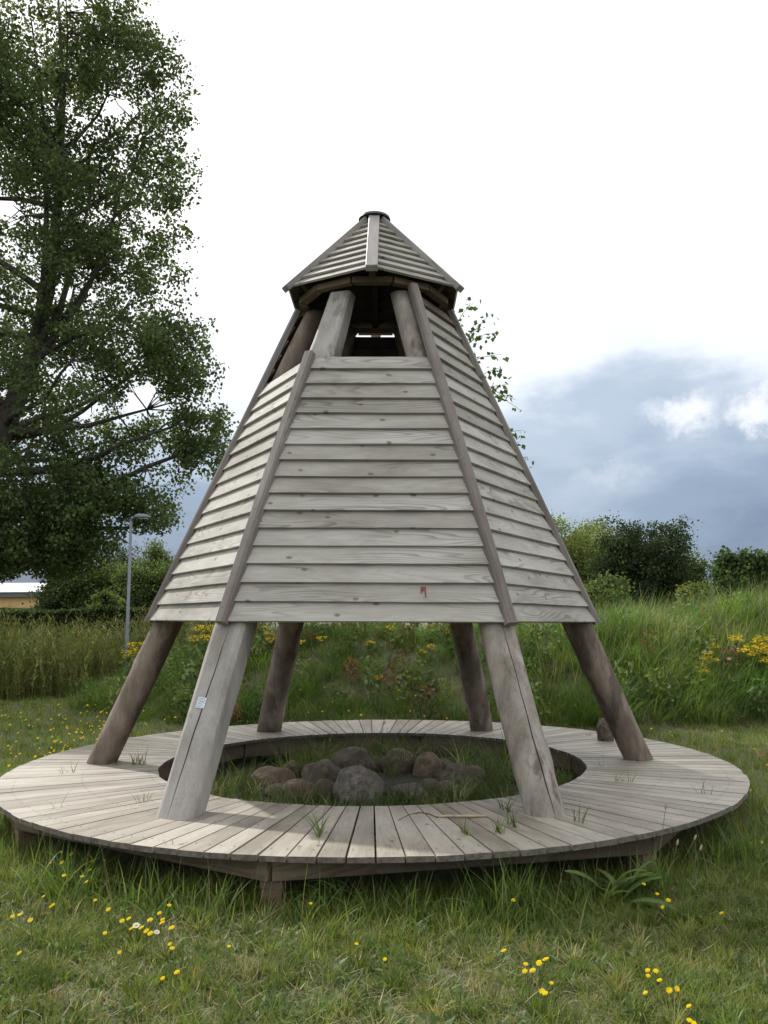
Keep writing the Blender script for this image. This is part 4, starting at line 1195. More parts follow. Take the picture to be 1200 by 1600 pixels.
    ends = [((at(345, 690, Y).x-bx), -0.2, at(345, 690, Y).z, 4.6), ((at(270, 130, Y).x-bx), 0.2, at(270, 130, Y).z, 11.5), ((at(150, 500, Y).x-bx), -0.5, at(150, 300, Y).z, 6.8),
            (at(60, 200, Y).x-bx, -0.8, at(60, 60, Y).z, 8.5), (at(200, 420, Y).x-bx, -0.9, at(230, 330, Y).z, 7.5), (at(255, 800, Y).x-bx, 0.3, at(255, 800, Y).z, 4.0)]
    for q in range(34):
        zz = rd.uniform(4.5, 15.0); tzz = zz + rd.uniform(0.3, 3.0); a = rd.uniform(0, 2*PI); R = rad_at(min(19, tzz))*rd.uniform(0.6, 0.95)
        ends.append((axx + R*math.cos(a), 0.6*R*math.sin(a), tzz, zz))
    for ex, ey, ez, zs in ends:
        s, tr = on_trunk(zs); e = Vector((ex, ey, ez)); Lm = (e-s).length
        pts = [s]
        for f in (0.25, 0.5, 0.75):
            pts.append(s.lerp(e, f) + Vector((rd.uniform(-.06, .06)*Lm, rd.uniform(-.06, .06)*Lm, -0.07*Lm*math.sin(PI*f) + rd.uniform(-.03, .03)*Lm)))
        pts.append(e)
        r0 = min(tr*0.5, 0.02*Lm+0.02)
        add_tube(bm, pts, [r0, r0*0.8, r0*0.6, r0*0.4, r0*0.15], 7, caps=False)
        limb_pts += [pts[k].lerp(pts[k+1], f) for k in range(4) for f in (0.0, 0.5)]
    LP = np.array([tuple(p) for p in limb_pts])
    for q in range(0, m, 2):                      # twigs from the nearest limb to the leaf sprays
        c = cc[q]; dist = np.linalg.norm(LP-c, axis=1); k = int(np.argmin(dist))
        if 0.15 < dist[k] < 1.15:
            s, e = Vector(LP[k]), Vector(c)
            mid = s.lerp(e, 0.5) + Vector((rd.uniform(-.1, .1), rd.uniform(-.1, .1), rd.uniform(-.12, .05)))
            add_tube(bm, [s, mid, e], [0.022, 0.015, 0.005], 4, caps=False)
    link('limbs', bm_mesh('limbs', bm), M['bark'], root)
poplar()
bank_grass()

# slim birch behind the bank, mostly hidden by the shelter
def birch():
    Y = 13.6
    b = at(720, 971, Y); base = Vector((b.x, Y, h1(b.x, Y)))
    root = empty('birch_tree', base); tag(root, 'slim birch whose leafy twigs show at the right edge of the shelter', 'tree')
    r = np.random.default_rng(5); rd = random.Random(5)
    bm = bmesh.new(); top = at(690, 430, Y) - base
    tp = [Vector((0, 0, -0.1)), top*0.3 + Vector((0.05, 0, 0)), top*0.6 + Vector((-0.05, 0, 0)), top]
    add_tube(bm, tp, [0.07, 0.055, 0.035, 0.008], 8)
    link('trunk', bm_mesh('trunk', bm), M['birchbark'], root)
    bm = bmesh.new(); LC = []; DR = []
    tw = [((712, 560), (768, 488)), ((715, 575), (786, 553)), ((720, 560), (745, 500)), ((735, 620), (795, 600)), ((735, 600), (812, 640)), ((745, 610), (806, 625)), ((760, 690), (818, 672)), ((765, 720), (812, 690)),
          ((790, 735), (826, 718)), ((722, 540), (775, 520)), ((740, 600), (780, 575))]
    for k in range(26):                            # more twigs hidden behind the boards, so that the tree is whole
        py = rd.uniform(470, 820); px = 705 - (py-480)*0.0
        tw.append(((px, py+30), (px + rd.uniform(-110, 40), py + rd.uniform(-20, 30))))
    for (ax_, ay), (bx_, by) in tw:
        s = at(ax_, ay, Y) - base; e = at(bx_, by, Y + rd.uniform(-0.3, 0.3)) - base
        f = max(0.15, min(0.95, (s.z-0.3)/top.z)); root_p = top*f
        pts = [root_p, s.lerp(root_p, 0.3), s.lerp(e, 0.5) + Vector((0, 0, 0.06)), e]
        add_tube(bm, pts, [0.012, 0.009, 0.006, 0.003], 5, caps=False)
        for q in range(24):
            t = rd.random()**0.8; p = s.lerp(e, t) + Vector((0, 0, 0.06*math.sin(PI*t)))
            LC.append(tuple(p + Vector((rd.gauss(0, .05), rd.gauss(0, .06), rd.gauss(-0.02, .05)))))
    link('limbs', bm_mesh('limbs', bm), M['birchbark'], root)
    LC = np.array(LC)
    V, T, Cc = leaves(LC, 0.098, r, 0.45, palette(len(LC), [(0.075, 0.12, 0.03), (0.10, 0.15, 0.04), (0.055, 0.095, 0.025)], [2, 2, 1], r), aspect=0.8)
    link('crown', np_mesh('crown', V, T, Cc), M['leaf'], root)
birch()

PALE = [(0.16, 0.20, 0.060), (0.20, 0.235, 0.075), (0.125, 0.165, 0.05)]
DARKG = [(0.032, 0.054, 0.024), (0.044, 0.068, 0.028), (0.058, 0.082, 0.034)]
MIDG = [(0.095, 0.135, 0.045), (0.12, 0.16, 0.055), (0.07, 0.105, 0.038)]
def far_tree(name, label, px, top_py, Y, width_px, cols, seed, nl=5, n=260, per=78, ls=0.105, group=None, cs=0.5, low=0.06, tall=None, cat='tree', z0=None):
    c = at(px, 971, Y); g = h1(c.x, Y) if z0 is None else z0
    H = at(px, top_py, Y).z - g
    W = width_px*1.2*Y/F_PX; H *= 1.03
    n = int(n*1.45)
    rd = random.Random(seed)
    lobes = [(0, 0, H*0.53, W*0.41, W*0.36, H*0.46)]
    for k in range(nl):
        a = 2*PI*k/nl + rd.uniform(-.4, .4); f = rd.uniform(0.18, 0.32)
        hz = rd.uniform(0.25, 0.80)
        lobes.append((W*f*math.cos(a), W*f*math.sin(a), H*hz, W*rd.uniform(.18, .26), W*rd.uniform(.18, .26), H*rd.uniform(.16, .24)))
    return tree(name, label, (c.x, Y, g), lobes, n, per, ls, cols, [3, 2, 2], trunk_r=0.02*H+0.04, seed=seed, group=group, clump_s=cs, limbs=14, trunk_top=H*0.8, cat=cat)

GR = 'trees in the distance to the right of the shelter'
far_tree('willow_tree', 'pale green willow half hidden by the right edge of the shelter', 893, 806, 40, 128, PALE, 41, group=GR, n=330, nl=7)
far_tree('willow_tree', 'pale green rounded willow between the shelter and the dark tree', 938, 808, 43, 100, PALE, 42, group=GR, n=280)
far_tree('oak_tree', 'big dark round-crowned tree standing tallest at the right', 1012, 816, 36, 158, DARKG, 43, group=GR, nl=11, n=560, per=84)
far_tree('ash_tree', 'small pointed grey-green tree at the right flank of the dark tree', 1074, 858, 38, 58, MIDG, 44, group=GR, n=170)
far_tree('low_shrub', 'low light green shrub in front of the dark tree', 950, 902, 29, 92, MIDG, 45, group=GR, n=220, ls=0.11, cs=0.35, cat='shrub')
far_tree('low_shrub', 'small bright shrub at the foot of the pointed tree', 1090, 908, 31, 50, PALE, 46, group=GR, n=120, ls=0.11, cs=0.3, cat='shrub')
far_tree('round_bush', 'leafy green bush cut by the right edge of the picture', 1168, 866, 25, 74, [(0.06, 0.10, 0.032), (0.08, 0.125, 0.04), (0.045, 0.075, 0.026)], 47, group=GR, nl=7, n=260, ls=0.12, cs=0.34, cat='bush')
far_tree('hidden_tree', 'tree beyond the bank behind the shelter', 650, 850, 46, 150, MIDG, 48, group=GR, n=200)
GL = 'trees and shrubs in the distance to the left of the shelter'
far_tree('willow_shrub', 'dark broad shrub under the hanging poplar leaves', 112, 890, 36, 110, DARKG, 51, group=GL, n=240, cat='shrub')
far_tree('willow_shrub', 'pale green shrub left of the lamp post', 158, 878, 35, 96, MIDG, 52, group=GL, n=260, cat='shrub')
far_tree('willow_shrub', 'pale green shrub right behind the lamp post', 208, 882, 34, 92, MIDG, 53, group=GL, n=240, cat='shrub')
far_tree('willow_shrub', 'mid green shrub touching the left edge of the shelter', 262, 874, 34, 104, MIDG, 54, group=GL, n=260, cat='shrub')
far_tree('alder_tree', 'dark small tree top seen just left of the lamp post', 193, 848, 45, 62, DARKG, 55, group=GL, n=170)
far_tree('alder_tree', 'pale slender tree top between lamp post and shelter', 244, 846, 43, 56, MIDG, 56, group=GL, n=170)
far_tree('round_bush', 'small rounded grey-green bush beneath the pale shrubs', 166, 928, 30, 46, MIDG, 57, group=GL, n=110, ls=0.11, cs=0.3, cat='bush')
far_tree('willow_shrub', 'shrub beyond the hedge behind the shelter', 360, 890, 38, 120, MIDG, 58, group=GL, n=200, cat='shrub')

# clipped hedge
def hedge():
    Y0 = 30.0
    x0, x1 = at(-60, 971, Y0).x, at(300, 971, Y0).x
    base = Vector(((x0+x1)/2, Y0, 0))
    root = empty('clipped_hedge', base); tag(root, 'long dark clipped hedge in front of the yellow brick building', 'hedge')
    r = np.random.default_rng(77)
    Hh, D = 1.86, 1.2
    n = 26000
    x = r.uniform((x0-x1)/2, (x1-x0)/2, n); f = r.random(n)
    top = r.random(n) < 0.35
    y = np.where(top, r.uniform(-D/2, D/2, n), -D/2 + np.abs(r.normal(0, 0.07, n)))
    z = np.where(top, Hh + r.normal(0, 0.035, n) + 0.05*np.sin(1.3*x), f*Hh)
    V, T, C = leaves(np.stack([x, y, z], 1), 0.10, r, 0.1, palette(n, [(0.035, 0.058, 0.022), (0.05, 0.075, 0.026), (0.065, 0.09, 0.032)], [3, 2, 1], r))
    link('leaves', np_mesh('leaves', V, T, C), M['leaf'], root)
    bm = bmesh.new(); add_box(bm, (0, 0.02, Hh/2-0.03), (x1-x0, D-0.12, Hh-0.06))
    core = bm_mesh('branches', bm)
    link('branches', core, M['bark'], root)
hedge()

# lamp post
def lamp():
    Y = 17.2
    b = at(199, 971, Y); t = at(205, 812, Y)
    root = empty('street_lamp', (b.x, Y, h1(b.x, Y))); tag(root, 'slim grey lamp post with a small flat head before the shrubs', 'street lamp')
    H = t.z - h1(b.x, Y)
    bm = bmesh.new(); dx = t.x-b.x
    add_tube(bm, [(0, 0, 0), (dx*0.3, 0, 1.0), (dx*0.3, 0, 1.02), (dx, 0, H)], [0.044, 0.042, 0.035, 0.028], 12)
    link('pole', bm_mesh('pole', bm), M['lampgrey'], root)
    bm = bmesh.new()
    add_tube(bm, [(dx, 0, H-0.02), (dx+0.02, 0, H+0.04), (dx+0.12, -0.02, H+0.05)], [0.033, 0.03, 0.022], 8)
    link('arm', bm_mesh('arm', bm), M['lampgrey'], root)
    bm = bmesh.new()
    bmesh.ops.create_uvsphere(bm, u_segments=20, v_segments=10, radius=1)
    for v_ in bm.verts:
        x = v_.co.x
        v_.co = Vector((x*0.175, v_.co.y*0.085*(1-0.25*x), (v_.co.z*0.07 if v_.co.z > 0 else v_.co.z*0.03)))
    hd = link('lamp_head', bm_mesh('lamp_head', bm, True), M['lampgrey'], root, Matrix.Translation((dx+0.23, -0.02, H+0.05)) @ Matrix.Rotation(0.06, 4, 'Y'))
    bm = bmesh.new(); add_box(bm, (0.02, 0, -0.030), (0.20, 0.09, 0.012))
    bmesh.ops.bevel(bm, geom=bm.edges[:], offset=0.004, segments=1, affect='EDGES')
    link('lamp_glass', bm_mesh('lamp_glass', bm), M['lampglass'], hd)
lamp()

# low brick building at the far left and a pale one far right
def brick_building():
    Y = 42.0
    xr = at(80, 971, Y).x; xl = xr - 16.0
    zt = at(40, 931, Y).z; zr = at(40, 915, Y+4).z
    root = empty('brick_building', (xr-8, Y+4, 0)); tag(root, 'low yellow brick building with a pale shallow roof behind the hedge', 'building')
    def part(name, boxes, mat, parent=root):
        bm = bmesh.new()
        for c, s in boxes: add_box(bm, c, s)
        return link(name, bm_mesh(name, bm), mat, parent)
    dL, dR = 8-(80-75)*Y/F_PX-0.42, 8-(80-75)*Y/F_PX          # the opening in the front
    hd = zt-0.25
    part('wall', [((-8+(dL+8)/2, -3.9, zt/2), (dL+8, 0.2, zt)), ((dR+(8-dR)/2, -3.9, zt/2), (8-dR, 0.2, zt)), (((dL+dR)/2, -3.9, hd+(zt-hd)/2), (dR-dL, 0.2, zt-hd)),
                  ((0, 3.9, zt/2), (16, 0.2, zt)), ((-7.9, 0, zt/2), (0.2, 7.6, zt)), ((7.9, 0, zt/2), (0.2, 7.6, zt))], M['wallbrick'])
    part('door', [(((dL+dR)/2, -3.86, hd/2), (dR-dL-0.02, 0.06, hd-0.02))], M['dark'])
    part('brick_band', [((-8+(dL+8)/2, -4.02, zt-0.62), (dL+8-0.1, 0.05, 0.06))], M['trim'])
    part('fascia', [((0, -4.15, zt+0.06), (16.4, 0.12, 0.22)), ((0, 4.15, zt+0.06), (16.4, 0.12, 0.22)), ((8.15, 0, zt+0.06), (0.12, 8.15, 0.22)), ((-8.15, 0, zt+0.06), (0.12, 8.15, 0.22))], M['trim'])
    bm = bmesh.new()
    z1, z2 = zt+0.18, zr+0.15
    v = [bm.verts.new(p) for p in ((-8.3, -4.3, z1), (8.3, -4.3, z1), (8.3, 4.3, z1), (-8.3, 4.3, z1), (-5.5, 0, z2), (6.0, 0, z2))]
    for f in ((0, 1, 5, 4), (1, 2, 5), (2, 3, 4, 5), (3, 0, 4), (3, 2, 1, 0)): bm.faces.new([v[i] for i in f])
    link('roof', bm_mesh('roof', bm), M['roofm'], root)
brick_building()
def far_house():
    Y = 75.0
    a, b = at(1098, 940, Y), at(1118, 940, Y); zt = at(1108, 932, Y).z; zr = at(1108, 926, Y).z
    w = b.x-a.x+1.4
    root = empty('distant_house', ((a.x+b.x)/2, Y, 0)); tag(root, 'tiny pale distant house between the pointed tree and the right bush', 'house')
    bm = bmesh.new(); add_box(bm, (0, 3, zt/2), (w, 6, zt)); link('wall', bm_mesh('wall', bm), M['whitewall'], root)
    bm = bmesh.new(); v = [bm.verts.new(p) for p in ((-w/2-.2, -.2, zt+.01), (w/2+.2, -.2, zt+.01), (w/2+.2, 6.2, zt+.01), (-w/2-.2, 6.2, zt+.01), (-w/2-.2, 3, zr+.3), (w/2+.2, 3, zr+.3))]
    for f in ((0, 1, 5, 4), (2, 3, 4, 5), (1, 2, 5), (3, 0, 4), (3, 2, 1, 0)): bm.faces.new([v[i] for i in f])
    link('roof', bm_mesh('roof', bm), M['roofm'], root)
far_house()

# ------------------------------------------------------------------ flowers and single plants
YEL = (0.80, 0.62, 0.015)
def flower_mesh(name, head_r, stem_h, petals=13, white=False, seed=0):
    """origin at the flower's root: a thin stem and a flat head of petals"""
    r = random.Random(seed); V, T, C = [], [], []
    def tri(a, b, c, col):
        i = len(V); V.extend([a, b, c]); T.append((i, i+1, i+2)); C.extend([col]*3)
    bend = Vector((r.uniform(-.03, .03), r.uniform(-.03, .03), 0))
    top = Vector((0, 0, stem_h)) + bend
    for s_ in (Vector((0.0012, 0, 0)), Vector((0, 0.0012, 0))):
        tri(-s_, s_, top+s_, (0.07, 0.11, 0.03)); tri(-s_, top+s_, top-s_, (0.07, 0.11, 0.03))
    tilt = Euler((r.uniform(.1, .85), r.uniform(-.4, .4), 0)).to_matrix()
    for ringi in range(1 if white else 2):
        for k in range(petals):
            a = 2*PI*k/petals + ringi*0.25 + r.uniform(-.05, .05); rr = head_r*(1-0.38*ringi)*r.uniform(.9, 1.08); w = PI/petals*(0.95 if not white else 0.8)
            lift = 0.15*head_r + ringi*0.22*head_r
            p = [Vector((0, 0, ringi*0.12*head_r)), Vector((rr*0.75*math.cos(a-w), rr*0.75*math.sin(a-w), lift)), Vector((rr*math.cos(a), rr*math.sin(a), lift*0.9)), Vector((rr*0.75*math.cos(a+w), rr*0.75*math.sin(a+w), lift))]
            p = [tilt @ q + top for q in p]
            c = (0.78, 0.78, 0.74) if white else tuple(x*r.uniform(.88, 1.08) for x in YEL)
            tri(p[0], p[1], p[2], c); tri(p[0], p[2], p[3], c)
    if white:
        for k in range(8):
            a0, a1 = 2*PI*k/8, 2*PI*(k+1)/8; q = head_r*0.34
            tri(tilt @ Vector((0, 0, head_r*0.3)) + top, tilt @ Vector((q*math.cos(a0), q*math.sin(a0), head_r*.18)) + top, tilt @ Vector((q*math.cos(a1), q*math.sin(a1), head_r*.18)) + top, (0.60, 0.42, 0.02))
    return np_mesh(name, np.array([tuple(v) for v in V]), np.array(T), np.array(C))

FM = [flower_mesh('yellow_flower', 0.0125+0.0013*(k % 3), 0.11+0.014*k, seed=k) for k in range(5)]
for me in FM: me.materials.append(M['petal'])
def put_flower(px, py, label, group, me=None, scale=1.0, name='yellow_flower', lift=None, cat='flower'):
    me = me or random.choice(FM)
    top = max(v.co.z for v in me.vertices)*scale
    p = on_terrain(px, py, top*0.93)
    o = bpy.data.objects.new(name, me); COL.objects.link(o)
    o.location = (p.x, p.y, h1(p.x, p.y)); o.rotation_euler = (0, 0, random.uniform(-0.6, 0.6)); o.scale = (scale*random.uniform(0.72, 1.02),)*3
    return tag(o, label, cat, group)

k_ = 420/1200
ORD = ['leftmost', 'second from left', 'third from left', 'fourth from left', 'fifth from left', 'sixth from left', 'seventh from left', 'eighth from left', 'ninth from left', 'tenth from left', 'eleventh from left',
       'twelfth from left', 'thirteenth from left', 'fourteenth from left', 'fifteenth from left', 'sixteenth from left', 'seventeenth from left', 'eighteenth from left', 'nineteenth from left', 'twentieth from left']
def ranked(pts, phrase):
    pts = sorted(pts)
    for k, p in enumerate(pts):
        yield p, (ORD[k] if k < len(pts)-1 else 'rightmost') + ' of the ' + phrase
A = [(65, 40), (283, 137), (320, 162), (205, 196), (282, 204), (475, 168), (376, 228), (378, 256), (408, 266), (176, 330), (408, 352), (228, 378), (240, 370), (100, 420), (38, 438), (153, 460), (83, 597), (394, 190), (295, 270)]
B_ = [(497, 400), (555, 450), (452, 512), (722, 398), (770, 380), (650, 470), (660, 484), (688, 472), (706, 440), (685, 510), (662, 508), (742, 514), (770, 530), (785, 565), (550, 566), (555, 490), (598, 432)]
for (x, y), lab in ranked(A, 'yellow flowers in long grass before the left deck end'): put_flower(x*k_, 1280+y*k_, lab, 'yellow flowers before the left end of the deck')
for (x, y), lab in ranked(B_, 'yellow flowers in the patch around the daisies'): put_flower(x*k_, 1280+y*k_, lab, 'yellow flowers around the daisies')
put_flower(1035*k_, 1280+527*k_, 'lone yellow flower left of the front deck post', None)
for (x, y), lab in ranked([(740, 668), (767, 706)], 'two low yellow flowers in mown grass below the daisies'): put_flower(x*k_, 1280+y*k_, lab, 'two low flowers below the daisies')
DM = flower_mesh('daisy', 0.020, 0.13, petals=15, white=True, seed=3); DM.materials.append(M['petal'])
put_flower(622*k_, 1280+484*k_, 'white daisy, the left one of the pair', None, DM, name='daisy')
put_flower(712*k_, 1280+482*k_, 'white daisy, the right one of the pair, fully open', None, DM, name='daisy')
for (x, y), lab in (((255, 355), 'lone yellow flower just right of the front deck post'), ((462, 540), 'lone yellow flower in mown grass below the front of the deck'), ((560, 617), 'small yellow flower lowest of those before the middle of the deck'),
                    ((1075, 580), 'lone yellow flower in mown grass right of the middle'), ((1145, 345), 'yellow flower in the shade under the right front deck rim')):
    put_flower(400+x*k_, 1280+y*k_, lab, None)
for pts, lab, grp in (([(120, 664), (135, 655), (150, 647), (183, 652), (122, 690), (168, 650)], 'yellow flowers in the tight six-flower patch, right foreground', 'right foreground patch one'),
                      ([(247, 700), (212, 765), (188, 776)], 'yellow flowers just below the tight six-flower patch', 'flowers below the tight patch'),
                      ([(640, 682), (655, 697), (686, 692), (692, 710), (668, 727)], 'five yellow flowers in the middle patch, right foreground', 'right foreground patch two'),
                      ([(793, 782), (828, 758), (820, 808)], 'three yellow flowers grouped at the lower right', 'group of three at lower right'),
                      ([(868, 897), (855, 908)], 'two yellow flowers at the bottom picture edge', 'bottom edge flowers'),
                      ([(718, 326), (748, 362), (748, 378), (658, 290)], 'yellow flowers beside the broad-leaved plant', 'flowers beside the broad-leaved plant'),
                      ([(976, 398)], 'lone yellow flower right of the broad-leaved plant', None), ([(1190, 90)], 'lone yellow flower at the right edge beside the deck', None)):
    if len(pts) == 1: put_flower(780+pts[0][0]*k_, 1280+pts[0][1]*k_, lab, grp); continue
    for (x, y), lb in ranked(pts, lab): put_flower(780+x*k_, 1280+y*k_, lb, grp)
# the far lawn at the left is dotted with them
LF = [flower_mesh('lawn_flower', 0.018, 0.15, petals=9, seed=60+k) for k in range(3)]
for me in LF: me.materials.append(M['petal'])
for k in range(120):
    if k < 80:
        cx, cy = random.choice([(60, 1120), (100, 1150), (150, 1140), (30, 1175), (90, 1165), (140, 1125), (20, 1110), (180, 1115)])
        px, py = cx + random.gauss(0, 22), cy + random.gauss(0, 9)
    else:
        px, py = random.uniform(-20, 330), random.uniform(1092, 1185)
    if py < 1094: py = 1100
    put_flower(px, py, 'tiny yellow flower scattered over the lawn left of the deck', 'yellow flowers on the lawn left of the deck', random.choice(LF), random.uniform(0.7, 1.15), name='lawn_flower')
for (px, py), lab in ranked(((1018, 1138), (1048, 1140), (1052, 1150), (1130, 1143), (1180, 1172), (1172, 1230), (1196, 1190), (1190, 1090), (1070, 1118)), 'small yellow flowers in the grass right of the deck'):
    put_flower(px, py, lab, 'yellow flowers right of the deck', random.choice(LF), 0.8, name='lawn_flower')
for (px, py), lab in ranked(((365, 1100), (372, 1110), (415, 1090), (505, 1070), (470, 1076), (520, 1095), (590, 1058), (545, 1110), (560, 1118), (640, 1108), (660, 1117), (620, 1078), (618, 1090), (690, 1090), (735, 1113), (480, 1108), (505, 1112), (360, 1085), (695, 1118), (648, 1085)), 'small yellow flowers at the foot of the bank'):
    put_flower(px, py, lab, 'yellow flowers at the foot of the bank', random.choice(LF), 1.0, name='lawn_flower')

def ragwort_meshes(seed):
    r = random.Random(seed); npr = np.random.default_rng(seed)
    H = 0.62 + r.uniform(-.08, .1)
    V, T, C = [], [], []
    heads = []
    bm = bmesh.new()
    add_tube(bm, [(0, 0, 0), (0.02, 0, H*0.5), (0.0, 0.01, H*0.82)], [0.007, 0.006, 0.005], 5)
    for k in range(6):
        a = 2*PI*k/6 + r.uniform(-.3, .3); rr = r.uniform(0.05, 0.13)
        e = Vector((rr*math.cos(a), rr*math.sin(a), H*r.uniform(0.80, 1.0)))
        add_tube(bm, [(0, 0, H*0.7), (e.x*.6, e.y*.6, H*0.84), e], [0.004, 0.0035, 0.002], 4)
        heads.append(e)
    stem = bm_mesh('stem', bm)
    for e in heads:
        for q in range(13):
            c = e + Vector((r.gauss(0, 0.028), r.gauss(0, 0.028), r.gauss(0.005, 0.016))); hr = r.uniform(0.012, 0.019)
            tl = Euler((r.uniform(-.5, .5), r.uniform(-.5, .5), 0)).to_matrix()
            for k in range(7):
                a0, a1 = 2*PI*k/7, 2*PI*(k+0.95)/7
                i = len(V); V += [tuple(c + Vector((0, 0, .004))), tuple(c + tl @ Vector((hr*math.cos(a0), hr*math.sin(a0), 0))), tuple(c + tl @ Vector((hr*math.cos(a1), hr*math.sin(a1), 0)))]
                T.append((i, i+1, i+2)); col = tuple(x*r.uniform(.85, 1.08) for x in (0.74, 0.54, 0.014)); C += [col]*3
    head = np_mesh('flower_head', np.array(V), np.array(T), np.array(C))
    n = 34; z = npr.uniform(0.05, H*0.75, n)
    bv, bt, bc = blades(np.stack([np.zeros(n), np.zeros(n), z], 1), npr.uniform(0.06, 0.12, n), npr.uniform(.5, 1.2, n), npr.uniform(0, 2*PI, n), npr.uniform(0.1, .8, n), npr.uniform(0.015, 0.03, n), palette(n, [(0.06, 0.10, 0.035), (0.08, 0.13, 0.04)], [1, 1], npr), 2, npr)
    leaf = np_mesh('leaves', bv, bt, bc)
    stem.materials.append(M['leafstem']); head.materials.append(M['petal']); leaf.materials.append(M['leaf'])
    return stem, head, leaf, H
M['leafstem'] = plain('green_stem', (0.09, 0.12, 0.04), 0.6)
RW = [ragwort_meshes(90+k) for k in range(4)]
def ragwort(px, py, label, group=None, s=1.0):
    st, hd, lf, H = random.choice(RW)
    p = on_terrain(px, py, H*0.94*s)
    root = empty('ragwort_plant', (p.x, p.y, h1(p.x, p.y))); root.rotation_euler = (0, 0, random.uniform(0, 6.28)); root.scale = (s,)*3
    tag(root, label, 'wildflower', group)
    for me, nm in ((st, 'stem'), (hd, 'flower_head'), (lf, 'leaves')):
        q_ = link(nm, me, (), root)
        if nm != 'stem': q_['kind'] = 'stuff'
for (px, py), lab in ranked(((186, 1016), (196, 1008), (204, 1003), (212, 1006), (200, 1018)), 'yellow ragworts in the clump below the lamp post'): ragwort(px, py, lab, 'ragwort clump below the lamp post', 1.0)
for (px, py), lab in ranked(((310, 982), (322, 979), (305, 998), (318, 996)), 'yellow ragworts between the left leg and hewn leg'): ragwort(px, py, lab, 'ragwort beside the hewn leg', 0.85)
for (px, py), lab in ranked(((414, 980), (420, 990), (421, 999)), 'yellow ragworts left of the back left leg'): ragwort(px, py, lab, 'ragwort left of the back left leg', 0.6)
for px, py, lab in ((470, 1002, 'small yellow ragwort right of the back left leg'), (503, 998, 'short single yellow ragwort left of the bare soil'), (578, 1004, 'yellow ragwort at the middle of the bare soil on the bank'), (608, 981, 'yellow ragwort at the bank top, left of the tallest'),
                    (640, 979, 'broad yellow ragwort at the top of the bank in the middle'), (672, 1011, 'yellow ragwort left of the back right leg, on the bank'), (660, 1018, 'small yellow ragwort just left of the one near the back right leg'), (592, 1059, 'lone yellow ragwort low on the bank in the middle'),
                    (702, 985, 'yellow ragwort touching the back right leg')):
    ragwort(px, py, lab, 'ragwort on the bank behind the deck', 0.55)
for (px, py), lab in ranked(((1118, 1010), (1108, 1022), (1103, 1030), (1096, 1040), (1100, 1050), (1115, 1032)), 'yellow ragworts in the smaller right bank group'): ragwort(px, py, lab, 'smaller ragwort group on the right bank', 0.62)
for (px, py), lab in ranked(((1150, 999), (1172, 1012), (1184, 1006), (1192, 998), (1196, 1014), (1188, 1022), (1204, 1006), (1198, 1030), (1168, 1018)), 'yellow ragworts in the dense group, right edge'): ragwort(px, py, lab, 'dense ragwort group at the right edge', 0.82)

# broad-leaved plantain in front of the right rim of the deck
def leaf_mesh(L_, w, bend, seed):
    r = random.Random(seed); V, T, C = [], [], []; n = 7
    z, x, ang = 0.0, 0.0, 0.25
    for k in range(n+1):
        t = k/n; ww = w*math.sin(PI*min(1, 0.08+t*0.92))**0.8*0.5 if k < n else 0.0
        V += [(x, -ww, z + ww*0.35), (x, 0, z), (x, ww, z + ww*0.35)]
        g = r.uniform(.92, 1.08); C += [(0.11*g, 0.19*g, 0.05*g), (0.16*g, 0.23*g, 0.085*g), (0.11*g, 0.19*g, 0.05*g)]
        ang += bend/n; x += math.sin(ang)*L_/n; z += math.cos(ang)*L_/n
    for k in range(n):
        a = 3*k
        for q in (0, 1): T += [(a+q, a+q+1, a+q+4), (a+q, a+q+4, a+q+3)]
    me = np_mesh('leaf', np.array(V), np.array(T), np.array(C), smooth=True); me.materials.append(M['leaf'])
    return me
LM = [leaf_mesh(0.30, 0.042, 1.5, 1), leaf_mesh(0.26, 0.05, 1.1, 2), leaf_mesh(0.34, 0.038, 1.9, 3), leaf_mesh(0.2, 0.045, 1.3, 4)]
b = at(962, 1400, 4.66)
root = empty('plantain_plant', (b.x, 4.66, h1(b.x, 4.66))); root.scale = (1.35, 1.35, 1.3); tag(root, 'large broad-leaved plantain before the right front rim of the deck', 'plant')
for k in range(17):
    o = link('leaf', LM[k % 4], (), root); a = random.gauss(-0.1, 0.65) if k < 13 else random.uniform(1.5, 4.5)
    o.rotation_euler = (random.uniform(-.3, .3), random.uniform(-0.2, 0.55), a); o.location = (random.uniform(-.05, .05), random.uniform(-.05, .05), random.uniform(-0.02, 0.03)); o.scale = (random.uniform(.7, 1.1), random.uniform(.55, .95), random.uniform(.7, 1.1))
b = at(912, 1392, 4.75)
root = empty('dock_plant', (b.x, 4.75, h1(b.x, 4.75))); tag(root, 'small dock with a few upright leaves left of the plantain', 'plant')
for k in range(6):
    o = link('leaf', LM[3], (), root); o.rotation_euler = (0, random.uniform(-.2, .3), k*1.05); o.scale = (0.9,)*3
b = at(520, 1390, 4.62)
root = empty('broad_grass_tuft', (b.x, 4.62, h1(b.x, 4.62))); tag(root, 'tuft of broad bright grass blades right of the front deck post', 'grass tuft')
for k in range(26):
    o = link('leaf', LM[2], (), root); o.rotation_euler = (0, random.uniform(-.2, .25), random.uniform(0, 6.28)); o.location = (random.gauss(0, .10), random.gauss(0, .04), 0); o.scale = (random.uniform(.5, .95), 0.34, random.uniform(.6, 1.0))

